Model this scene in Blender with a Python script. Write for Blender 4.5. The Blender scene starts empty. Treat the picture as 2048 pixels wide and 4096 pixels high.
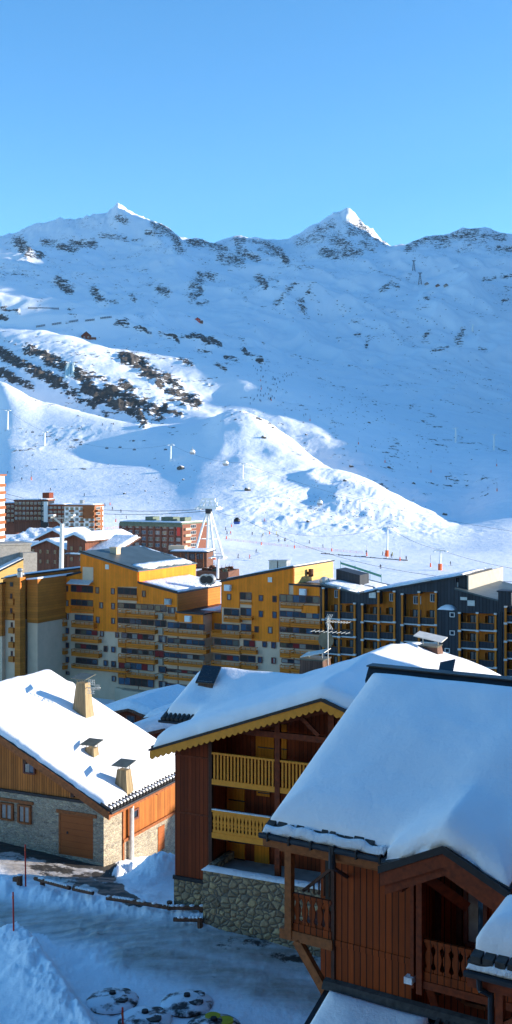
HAZE=1.8e-5; SKYS=.15; SKYSAT=1.22; SUNE=4.6; EXPO=1.3
import bpy, math, random
import numpy as np
from mathutils import Vector
random.seed(7)
C = bpy.context.scene.collection
F = 4500.0; HY = 1900.0
R = math.radians
def P(px, py, d): return ((px-1024)/F*d, d, (HY-py)/F*d)
def PZ(px, py, z):
    d = z*F/(HY-py); return ((px-1024)/F*d, d, z)
SUN = Vector((math.cos(R(12))*math.cos(R(4)), math.cos(R(12))*math.sin(R(4)), math.sin(R(12))))

# ------------------------------------------------------------ local frames
class Fr:
    def __init__(s, x, y, ang):
        a = R(ang); s.o = (x, y); s.ang = ang
        s.u = (math.cos(a), -math.sin(a)); s.v = (math.sin(a), math.cos(a))
    def w(s, u, v, z):
        return (s.o[0]+u*s.u[0]+v*s.v[0], s.o[1]+u*s.u[1]+v*s.v[1], z)
    def at(s, px, py, v=0.0):          # (u, z) on the vertical plane at depth v
        a = (px-1024)/F; b = (HY-py)/F
        d = (v+s.o[0]*s.v[0]+s.o[1]*s.v[1])/(a*s.v[0]+s.v[1])
        return ((d*a-s.o[0])*s.u[0]+(d-s.o[1])*s.u[1], b*d)
    def side(s, px, py, u=0.0):        # (v, z) on the vertical plane at position u
        a = (px-1024)/F; b = (HY-py)/F
        d = (u+s.o[0]*s.u[0]+s.o[1]*s.u[1])/(a*s.u[0]+s.u[1])
        return ((d*a-s.o[0])*s.v[0]+(d-s.o[1])*s.v[1], b*d)
W0 = Fr(0, 0, 0)

# ------------------------------------------------------------ mesh builder
WL = {}
class MB:
    def __init__(s): s.V = []; s.F = []
    def add(s, vs, fs):
        n = len(s.V); s.V += [tuple(v) for v in vs]; s.F += [tuple(i+n for i in f) for f in fs]; return s
    def box(s, fr, u0, u1, v0, v1, z0, z1):
        if u0 > u1: u0, u1 = u1, u0
        if z0 > z1: z0, z1 = z1, z0
        if v0 > v1: v0, v1 = v1, v0
        vs = [fr.w(u, v, z) for z in (z0, z1) for u, v in ((u0, v0), (u1, v0), (u1, v1), (u0, v1))]
        return s.add(vs, [(3,2,1,0),(4,5,6,7),(0,1,5,4),(1,2,6,5),(2,3,7,6),(3,0,4,7)])
    def prism(s, fr, pts, v0, v1):       # polygon in (u, z) extruded along v
        n = len(pts)
        ar = sum(pts[i][0]*pts[(i+1) % n][1]-pts[(i+1) % n][0]*pts[i][1] for i in range(n))
        if ar < 0: pts = pts[::-1]
        vs = [fr.w(u, v0, z) for u, z in pts]+[fr.w(u, v1, z) for u, z in pts]
        fs = [tuple(range(n)), tuple(range(2*n-1, n-1, -1))]
        fs += [(i, i+n, (i+1) % n+n, (i+1) % n) for i in range(n)]
        return s.add(vs, fs)
    def prismv(s, fr, pts, u0, u1):      # polygon in (v, z) extruded along u
        n = len(pts)
        ar = sum(pts[i][0]*pts[(i+1) % n][1]-pts[(i+1) % n][0]*pts[i][1] for i in range(n))
        if ar > 0: pts = pts[::-1]
        vs = [fr.w(u0, v, z) for v, z in pts]+[fr.w(u1, v, z) for v, z in pts]
        fs = [tuple(range(n)), tuple(range(2*n-1, n-1, -1))]
        fs += [(i, i+n, (i+1) % n+n, (i+1) % n) for i in range(n)]
        return s.add(vs, fs)
    def tube(s, p0, p1, r0, r1=None, n=8, cap=True):
        r1 = r0 if r1 is None else r1
        a = Vector(p0); b = Vector(p1); ax = (b-a).normalized()
        up = Vector((0, 0, 1)) if abs(ax.z) < .9 else Vector((1, 0, 0))
        e1 = ax.cross(up).normalized(); e2 = ax.cross(e1)
        vs = []
        for c, r in ((a, r0), (b, r1)):
            for k in range(n):
                t = 2*math.pi*k/n; vs.append(c+e1*(r*math.cos(t))+e2*(r*math.sin(t)))
        fs = [(k, (k+1) % n, (k+1) % n+n, k+n) for k in range(n)]
        if cap: fs += [tuple(range(n-1, -1, -1)), tuple(range(n, 2*n))]
        return s.add(vs, fs)
    def beam(s, p0, p1, w, h):           # rectangular bar, w across, h vertical
        a = Vector(p0); b = Vector(p1); ax = (b-a).normalized()
        up = Vector((0, 0, 1)) if abs(ax.z) < .95 else Vector((0, 1, 0))
        e1 = ax.cross(up).normalized()*(w/2); e2 = e1.cross(ax).normalized()*(h/2)
        vs = [c+i*e1+j*e2 for c in (a, b) for i, j in ((-1,-1),(1,-1),(1,1),(-1,1))]
        return s.add(vs, [(0,1,2,3),(7,6,5,4),(0,4,5,1),(1,5,6,2),(2,6,7,3),(3,7,4,0)])
    def frustum(s, fr, u, v, z0, z1, w0, d0, w1, d1, du=0, dv=0):
        vs = [fr.w(u+i*w0/2, v+j*d0/2, z0) for i, j in ((-1,-1),(1,-1),(1,1),(-1,1))]
        vs += [fr.w(u+du+i*w1/2, v+dv+j*d1/2, z1) for i, j in ((-1,-1),(1,-1),(1,1),(-1,1))]
        return s.add(vs, [(3,2,1,0),(4,5,6,7),(0,1,5,4),(1,2,6,5),(2,3,7,6),(3,0,4,7)])
    def ball(s, c, rx, ry=None, rz=None, n=8, m=6):
        ry = ry or rx; rz = rz or rx
        vs = [(c[0], c[1], c[2]-rz)]
        for j in range(1, m):
            t = math.pi*j/m
            for k in range(n):
                p = 2*math.pi*k/n
                vs.append((c[0]+rx*math.sin(t)*math.cos(p), c[1]+ry*math.sin(t)*math.sin(p), c[2]-rz*math.cos(t)))
        vs.append((c[0], c[1], c[2]+rz)); L = len(vs)-1
        fs = [(0, 1+(k+1) % n, 1+k) for k in range(n)]
        for j in range(m-2):
            for k in range(n):
                a = 1+j*n+k; b = 1+j*n+(k+1) % n; fs.append((a, b, b+n, a+n))
        fs += [(L, 1+(m-2)*n+k, 1+(m-2)*n+(k+1) % n) for k in range(n)]
        return s.add(vs, fs)
    def build(s, name, mat, parent=None, smooth=False):
        off = WL.get(parent.name, (0, 0, 0)) if parent else (0, 0, 0)
        me = bpy.data.meshes.new(name)
        me.from_pydata([(x-off[0], y-off[1], z-off[2]) for x, y, z in s.V], [], s.F)
        me.materials.append(M[mat] if isinstance(mat, str) else mat)
        if smooth: me.polygons.foreach_set('use_smooth', [True]*len(me.polygons))
        me.update()
        o = bpy.data.objects.new(name, me); C.objects.link(o)
        if parent: o.parent = parent
        WL[o.name] = off
        return o
def tag(o, label=None, cat=None, group=None, kind=None):
    if label: o['label'] = label
    if cat: o['category'] = cat
    if group: o['group'] = group
    if kind: o['kind'] = kind
    return o
def thing(name, label, cat, loc=(0, 0, 0), group=None, rz=0):
    o = bpy.data.objects.new(name, None); C.objects.link(o); o.empty_display_size = .3
    o.location = loc; o.rotation_euler.z = rz; WL[o.name] = tuple(loc)
    return tag(o, label, cat, group)
def proto(name, label, cat, group=None):     # built at the origin, then placed and copied
    return thing(name, label, cat, (0, 0, 0), group)
def copy_tree(o, parent=None):
    c = o.copy(); C.objects.link(c); c.parent = parent; WL[c.name] = (0, 0, 0)
    for ch in list(o.children): copy_tree(ch, c)
    return c
def place(src, locs, labels=None, group=None, first=True, rots=None, scales=None):
    out = []
    for i, l in enumerate(locs):
        o = src if (i == 0 and first) else copy_tree(src)
        o.location = l
        if rots: o.rotation_euler.z = rots[i]
        if scales: o.scale = (scales[i],)*3
        if labels: o['label'] = labels[i] if isinstance(labels, list) else labels
        if group: o['group'] = group
        out.append(o)
    return out

# ------------------------------------------------------------ materials
M = {}
def nm(name):
    m = bpy.data.materials.new(name); m.use_nodes = True
    nt = m.node_tree; b = nt.nodes['Principled BSDF']; M[name] = m
    return m, nt, b
def nd(nt, t, **k):
    n = nt.nodes.new(t)
    for a, v in k.items():
        if a in n.inputs.keys(): n.inputs[a].default_value = v
        else: setattr(n, a, v)
    return n
def math_n(nt, op, a, b=None, c=None):
    n = nt.nodes.new('ShaderNodeMath'); n.operation = op
    for i, x in enumerate((a, b, c)):
        if x is None: continue
        if isinstance(x, (int, float)): n.inputs[i].default_value = x
        else: nt.links.new(x, n.inputs[i])
    return n.outputs[0]
def mixc(nt, fac, a, b, mode='MIX'):
    n = nt.nodes.new('ShaderNodeMix'); n.data_type = 'RGBA'; n.blend_type = mode
    for s, x in ((n.inputs['Factor'], fac), (n.inputs[6], a), (n.inputs[7], b)):
        if isinstance(x, (int, float)): s.default_value = x
        elif isinstance(x, tuple): s.default_value = (*x, 1) if len(x) == 3 else x
        else: nt.links.new(x, s)
    return n.outputs[2]
def ramp(nt, fac, *st):
    n = nt.nodes.new('ShaderNodeValToRGB'); e = n.color_ramp.elements
    while len(e) < len(st): e.new(.5)
    for i, (p, c) in enumerate(st):
        e[i].position = p; c = (c, c, c) if isinstance(c, (int, float)) else c; e[i].color = (*c, 1)
    nt.links.new(fac, n.inputs[0]); return n.outputs[0]
def pos(nt, scale=(1, 1, 1), rot=(0, 0, 0)):
    g = nt.nodes.new('ShaderNodeNewGeometry'); m = nt.nodes.new('ShaderNodeMapping')
    m.inputs['Scale'].default_value = scale; m.inputs['Rotation'].default_value = rot
    nt.links.new(g.outputs['Position'], m.inputs['Vector']); return m.outputs[0]
def noise(nt, vec, scale, detail=3, rough=.5, out='Fac'):
    n = nd(nt, 'ShaderNodeTexNoise', Scale=scale, Detail=detail, Roughness=rough)
    nt.links.new(vec, n.inputs['Vector']); return n.outputs[out]
def bump(nt, b, h, strength, dist):
    n = nd(nt, 'ShaderNodeBump', Strength=strength, Distance=dist)
    nt.links.new(h, n.inputs['Height']); nt.links.new(n.outputs[0], b.inputs['Normal'])
def plain(name, col, rough=.6, metal=0, var=.12, sc=3.0, spec=None):
    m, nt, b = nm(name); b.inputs['Roughness'].default_value = rough; b.inputs['Metallic'].default_value = metal; b.inputs['Specular IOR Level'].default_value = .3
    n = noise(nt, pos(nt), sc, 4, .6)
    f = ramp(nt, n, (.3, 1-var), (.7, 1+var))
    nt.links.new(mixc(nt, 1.0, col, f, 'MULTIPLY'), b.inputs['Base Color'])
    if spec is not None: b.inputs['Specular IOR Level'].default_value = spec
    return m
def boards(name, col, width, ang, rough=.7, gap=.1, var=.35, horiz=False, grain=.3, gapcol=.35, tint=None):
    """boards standing side by side along the facade direction (ang); works for the side walls too"""
    m, nt, b = nm(name); b.inputs['Roughness'].default_value = rough; b.inputs['Specular IOR Level'].default_value = .2
    g = nt.nodes.new('ShaderNodeNewGeometry'); sp = nt.nodes.new('ShaderNodeSeparateXYZ')
    mp = nt.nodes.new('ShaderNodeMapping'); mp.inputs['Rotation'].default_value = (0, 0, R(ang))
    nt.links.new(g.outputs['Position'], mp.inputs['Vector']); nt.links.new(mp.outputs[0], sp.inputs[0])
    if horiz: c = sp.outputs['Z']
    else:       # x' on faces across, y' on side faces: blend by normal
        mp2 = nt.nodes.new('ShaderNodeMapping'); mp2.inputs['Rotation'].default_value = (0, 0, R(ang))
        nt.links.new(g.outputs['True Normal'], mp2.inputs['Vector'])
        s2 = nt.nodes.new('ShaderNodeSeparateXYZ'); nt.links.new(mp2.outputs[0], s2.inputs[0])
        isx = math_n(nt, 'GREATER_THAN', math_n(nt, 'ABSOLUTE', s2.outputs['X']), .7)
        c = math_n(nt, 'ADD', math_n(nt, 'MULTIPLY', isx, sp.outputs['Y']),
                   math_n(nt, 'MULTIPLY', math_n(nt, 'SUBTRACT', 1.0, isx), sp.outputs['X']))
    t = math_n(nt, 'DIVIDE', c, width)
    idx = math_n(nt, 'FLOOR', t); fr = math_n(nt, 'FRACT', t)
    wn = nt.nodes.new('ShaderNodeTexWhiteNoise'); wn.noise_dimensions = '1D'; nt.links.new(idx, wn.inputs['W'])
    e = math_n(nt, 'LESS_THAN', fr, gap)
    gr = noise(nt, mp.outputs[0] if False else pos(nt, (1, 1, 14) if horiz else (9, 9, .7)), 1.6, 4, .65)
    big = noise(nt, pos(nt), .45, 3, .6)
    v = math_n(nt, 'ADD', math_n(nt, 'MULTIPLY', wn.outputs['Value'], var), 1-var/2)
    v = math_n(nt, 'MULTIPLY', v, math_n(nt, 'ADD', math_n(nt, 'MULTIPLY', gr, grain*2), 1-grain))
    v = math_n(nt, 'MULTIPLY', v, math_n(nt, 'ADD', math_n(nt, 'MULTIPLY', big, .5), .75))
    v = math_n(nt, 'MULTIPLY', v, math_n(nt, 'SUBTRACT', 1.0, math_n(nt, 'MULTIPLY', e, 1-gapcol)))
    cc = mixc(nt, 1.0, col, v, 'MULTIPLY')
    if tint: cc = mixc(nt, ramp(nt, gr, (.45, 0), (.75, .7)), cc, tint)
    nt.links.new(cc, b.inputs['Base Color'])
    bump(nt, b, math_n(nt, 'SUBTRACT', gr, math_n(nt, 'MULTIPLY', e, 2.0)), .5, .02)
    return m
def stone(name, scale, cols, mortar, flat=1.8, edge=.05, thick=.06):
    m, nt, b = nm(name); b.inputs['Roughness'].default_value = .85
    p = pos(nt, (1, 1, flat)); w = nt.nodes.new('ShaderNodeVectorMath'); w.operation = 'MULTIPLY_ADD'
    nz = noise(nt, pos(nt), scale*1.3, 2, .5, 'Color'); nt.links.new(nz, w.inputs[0])
    w.inputs[1].default_value = (.35/scale,)*3; nt.links.new(p, w.inputs[2])
    a = nd(nt, 'ShaderNodeTexVoronoi', Scale=scale); e = nd(nt, 'ShaderNodeTexVoronoi', Scale=scale, feature='DISTANCE_TO_EDGE')
    nt.links.new(w.outputs[0], a.inputs['Vector']); nt.links.new(w.outputs[0], e.inputs['Vector'])
    sp = nt.nodes.new('ShaderNodeSeparateColor'); nt.links.new(a.outputs['Color'], sp.inputs[0])
    st = [(i/(len(cols)-1), c) for i, c in enumerate(cols)]
    cc = ramp(nt, sp.outputs[0], *st)
    fine = ramp(nt, noise(nt, pos(nt), 9, 5, .7), (.3, .7), (.7, 1.25))
    cc = mixc(nt, 1.0, cc, fine, 'MULTIPLY')
    ef = ramp(nt, e.outputs['Distance'], (edge*.4, 1), (edge*1.6, 0))
    nt.links.new(mixc(nt, ef, cc, mortar), b.inputs['Base Color'])
    bump(nt, b, ramp(nt, e.outputs['Distance'], (0, 0), (.25, 1)), .8, thick)
    return m
def snowmat(name, col=(.88, .865, .875), b1=.5, b2=.03, sc=1.0):
    m, nt, b = nm(name); b.inputs['Roughness'].default_value = .55
    b.inputs['Specular IOR Level'].default_value = .25
    n1 = noise(nt, pos(nt), .5*sc, 4, .5); n2 = noise(nt, pos(nt), 9*sc, 4, .7); n3 = noise(nt, pos(nt, (1, 1, 1), (0, 0, .5)), 2.6*sc, 6, .65)
    h = math_n(nt, 'ADD', math_n(nt, 'MULTIPLY', n1, 1.0), math_n(nt, 'ADD', math_n(nt, 'MULTIPLY', n2, .14), math_n(nt, 'MULTIPLY', n3, .35)))
    nt.links.new(mixc(nt, ramp(nt, n1, (.35, 0), (.7, 1)), tuple(c*.97 for c in col), col), b.inputs['Base Color'])
    bump(nt, b, h, b1, b2*4)
    return m
def glass(name, col, rough=.08, dust=.25):
    m, nt, b = nm(name); b.inputs['Roughness'].default_value = rough
    n = noise(nt, pos(nt), 1.3, 3, .6)
    nt.links.new(mixc(nt, ramp(nt, n, (.35, 0), (.7, dust)), col, tuple(min(1, c*2.2+.03) for c in col)), b.inputs['Base Color'])
    b.inputs['Specular IOR Level'].default_value = .6
    return m
snowmat('snow', b1=.8); snowmat('snow_rough', (.84, .85, .88), .9, .08, 2.0)
boards('yellow_boards', (.90, .215, .010), .55, 28, var=.22, grain=.25, gap=.07, gapcol=.75)
boards('yellow_rail', (.66, .17, .012), .35, 28, var=.3, grain=.3, horiz=True, gap=.14, gapcol=.4)
boards('orange_boards', (.50, .15, .02), .5, 28, var=.3, horiz=True, gap=.1, gapcol=.7)
boards('pale_boards', (.62, .40, .13), .5, 28, var=.25, horiz=True, gap=.08, gapcol=.8)
boards('loggia_boards', (.60, .17, .015), .3, 28, var=.25, gap=.1, gapcol=.6)
boards('dark_cladding', (.030, .034, .042), .55, 28, var=.35, grain=.2, gap=.2, gapcol=.5, rough=.5)
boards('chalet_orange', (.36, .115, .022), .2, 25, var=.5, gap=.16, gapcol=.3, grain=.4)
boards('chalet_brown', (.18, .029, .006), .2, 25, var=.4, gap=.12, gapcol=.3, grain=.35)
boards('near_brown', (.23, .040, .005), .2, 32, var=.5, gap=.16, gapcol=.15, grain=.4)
boards('shutter_yellow', (.66, .21, .012), .16, 25, var=.12, gap=.07, gapcol=.55, grain=.15)
boards('garage_boards', (.30, .085, .022), .42, 25, var=.1, gap=.05, gapcol=.6, horiz=True, grain=.2)
boards('chimney_boards', (.30, .22, .12), .16, 25, var=.45, gap=.1, gapcol=.4, grain=.45)
boards('chimney_dark', (.12, .062, .042), .14, 25, var=.4, gap=.1, gapcol=.4, grain=.4)
boards('far_brown', (.16, .055, .03), 1.2, 25, var=.3, gap=.12, gapcol=.5)
plain('beam_brown', (.16, .027, .005), .7, var=.4, sc=6)
plain('beam_orange', (.24, .075, .02), .7, var=.35, sc=5)
plain('beam_dark', (.06, .022, .013), .7, var=.3, sc=6)
plain('paint_yellow', (.74, .26, .02), .55, var=.12, sc=4)
plain('plaster', (.68, .45, .29), .85, var=.08, sc=.6)
plain('plaster_light', (.58, .42, .28), .85, var=.08, sc=.6)
plain('metal_dark', (.022, .023, .027), .45, .3, var=.3, sc=2)
plain('slate_metal', (.060, .085, .095), .45, .2, var=.25, sc=.4)
plain('metal_grey', (.30, .31, .32), .4, .6, var=.15)
plain('metal_light', (.55, .54, .50), .5, .2, var=.15)
plain('cap_metal', (.12, .115, .085), .5, .3, var=.3, sc=2)
plain('white_paint', (.75, .74, .70), .5, var=.06)
plain('corrugated_grey', (.33, .30, .26), .55, .3, var=.12, sc=1)
plain('dirty_timber', (.12, .05, .028), .8, var=.5, sc=5)
plain('tile_dark', (.045, .042, .04), .7, var=.5, sc=5)
plain('red_paint', (.62, .04, .025), .5, var=.1)
plain('orange_pad', (.75, .12, .03), .6, var=.1)
plain('green_net', (.02, .20, .12), .6, var=.1)
plain('rubber', (.02, .02, .022), .6, var=.2)
plain('cloth_dark', (.025, .03, .05), .8, var=.2)
plain('cloth_red', (.55, .04, .03), .8, var=.2)
plain('cloth_blue', (.04, .10, .32), .8, var=.2)
plain('cloth_yellow', (.5, .42, .06), .8, var=.2)
plain('skin', (.5, .3, .2), .6, var=.05)
plain('curtain', (.30, .27, .24), .8, var=.2, sc=4)
plain('curtain_red', (.22, .02, .02), .8, var=.2, sc=4)
plain('curtain_blue', (.04, .06, .15), .7, var=.2, sc=4)
plain('interior_dark', (.035, .026, .022), .7, var=.4, sc=1.5)
plain('frame_red', (.13, .038, .025), .6, var=.2)
plain('frame_white', (.6, .58, .54), .6, var=.06)
plain('concrete', (.30, .28, .25), .85, var=.2, sc=2)
plain('rock', (.105, .092, .082), .9, var=.6, sc=1.2)
plain('olive_metal', (.10, .13, .09), .5, .2, var=.2, sc=1)
plain('brick_red', (.17, .06, .035), .8, var=.25, sc=2)
plain('cable', (.03, .03, .035), .5)
glass('glass', (.02, .026, .035)); glass('glass_blue', (.03, .06, .10)); glass('solar_black', (.012, .018, .026), .12, .1)
glass('glass_lit', (.10, .08, .05), .15, .3)
stone('stone_left', 3.0, [(.20, .165, .12), (.36, .30, .21), (.28, .235, .165), (.46, .38, .25), (.22, .19, .15)], (.36, .31, .24), 2.6)
stone('stone_mid', 2.9, [(.19, .125, .07), (.36, .25, .14), (.27, .19, .11), (.44, .30, .15), (.19, .145, .10)], (.12, .10, .08), 1.35, .05, .1)
# ------------------------------------------------------------ numpy noise
_rng = np.random.RandomState(11); _T = _rng.rand(4096).astype(np.float32)
def vnoise(x, y, seed=0):
    xi = np.floor(x).astype(np.int64); yi = np.floor(y).astype(np.int64)
    fx = x-xi; fy = y-yi; fx = fx*fx*fx*(fx*(fx*6-15)+10); fy = fy*fy*fy*(fy*(fy*6-15)+10)
    def h(a, b): return _T[((a*73856093) ^ (b*19349663) ^ (seed*83492791)) & 4095]
    return (h(xi, yi)*(1-fx)+h(xi+1, yi)*fx)*(1-fy)+(h(xi, yi+1)*(1-fx)+h(xi+1, yi+1)*fx)*fy
def fbm(x, y, oct=4, seed=0, gain=.5):
    a = 1; s = 0; t = 0
    for k in range(oct):
        s = s+a*(vnoise(x, y, seed+k)*2-1); t += a; a *= gain; x, y = x*1.93+y*.55+17.3, y*1.93-x*.55+5.1
    return s/t
def ridged(x, y, oct=4, seed=0, gain=.55):
    a = 1; s = 0; t = 0
    for k in range(oct):
        s = s+a*(1-abs(vnoise(x, y, seed+k)*2-1)*1.0)**2; t += a; a *= gain; x, y = x*1.93+y*.55+7.3, y*1.93-x*.55+15.1
    return s/t
def sst(a, b, x): t = np.clip((x-a)/(b-a), 0, 1); return t*t*(3-2*t)

# ------------------------------------------------------------ heightfield solids over unions of rectangles (local frame)
def footprint(rects, step):
    xs = sorted({r[0] for r in rects} | {r[1] for r in rects}); ys = sorted({r[2] for r in rects} | {r[3] for r in rects})
    def sub(a):
        out = []
        for p, q in zip(a[:-1], a[1:]):
            n = max(1, int(math.ceil((q-p)/step))); out += [p+(q-p)*i/n for i in range(n)]
        return np.array(out+[a[-1]])
    X = sub(xs); Y = sub(ys); cx = (X[1:]+X[:-1])/2; cy = (Y[1:]+Y[:-1])/2
    CX, CY = np.meshgrid(cx, cy, indexing='ij'); ins = np.zeros(CX.shape, bool)
    for a, b, c, d in rects: ins |= (CX > a) & (CX < b) & (CY > c) & (CY < d)
    return X, Y, ins
def solid(name, mat, parent, fr, rects, step, top, bot, wob=0, seed=3, smooth=True, wscale=1.0):
    """closed solid between bot(u,v) and top(u,v,dist-to-edge); wob pushes the rim in and out"""
    X, Y, ins = footprint(rects, step); nx, ny = len(X), len(Y)
    idx = -np.ones((nx, ny), int); U = []; V = []
    used = np.zeros((nx, ny), bool)
    for di in (0, 1):
        for dj in (0, 1): used[di:nx-1+di, dj:ny-1+dj] |= ins
    ii, jj = np.where(used); idx[ii, jj] = np.arange(len(ii)); U = X[ii].copy(); V = Y[jj].copy(); n = len(ii)
    quads = []; be = []
    I, J = np.where(ins)
    get = lambda i, j: 0 <= i < nx-1 and 0 <= j < ny-1 and ins[i, j]
    for i, j in zip(I, J):
        a, b, c, d = idx[i, j], idx[i+1, j], idx[i+1, j+1], idx[i, j+1]; quads.append((a, b, c, d))
        if not get(i, j-1): be.append((a, b))
        if not get(i+1, j): be.append((b, c))
        if not get(i, j+1): be.append((c, d))
        if not get(i-1, j): be.append((d, a))
    dist = np.full(n, 1e9)
    for a, b in be:
        ax, ay, bx, by = U[a], V[a], U[b], V[b]; L = (bx-ax)**2+(by-ay)**2
        t = np.clip(((U-ax)*(bx-ax)+(V-ay)*(by-ay))/L, 0, 1)
        dist = np.minimum(dist, np.hypot(U-ax-t*(bx-ax), V-ay-t*(by-ay)))
    if wob:
        # move rim inward by noise
        cxm = {}
        for a, b in be:
            nx_, ny_ = (V[b]-V[a]), -(U[b]-U[a]); l = math.hypot(nx_, ny_); 
            for q in (a, b): c = cxm.setdefault(q, [0, 0]); c[0] -= nx_/l; c[1] -= ny_/l
        U2 = U.copy(); V2 = V.copy()
        for q, (cx_, cy_) in cxm.items():
            l = math.hypot(cx_, cy_) or 1; k = wob*float(vnoise(np.array([U[q]*2.3/wscale]), np.array([V[q]*2.3/wscale]), seed)[0])
            U2[q] += cx_/l*k; V2[q] += cy_/l*k
        U, V = U2, V2
    zt = top(U, V, dist); zb = bot(U, V)
    x = fr.o[0]+U*fr.u[0]+V*fr.v[0]; y = fr.o[1]+U*fr.u[1]+V*fr.v[1]
    mb = MB(); mb.V = list(zip(x, y, zt))+list(zip(x, y, zb))
    mb.F = quads+[(d+n, c+n, b+n, a+n) for a, b, c, d in quads]+[(b, a, a+n, b+n) for a, b in be]
    return mb.build(name, mat, parent, smooth)
def snowtop(base, T, Rr=.4, amp=.08, sc=.6, seed=5, minT=.03, seam=1.0, var=.3):
    """rounded snow blanket profile"""
    def f(u, v, d):
        q = np.clip(d/Rr, 0, 1); prof = np.sqrt(np.clip(1-(1-q)**2, 0, 1))
        g = 1-np.exp(-d/ (Rr*2.2)); th = T*(prof*.62+g*.38)*(1+var*fbm(u*sc*.5, v*sc*.5, 2, seed+9))
        return base(u, v)+minT+th+amp*fbm(u*sc, v*sc, 3, seed)*q
    return f
def cutlow(f, e): return lambda u, v: f(u, v)+e

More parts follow.
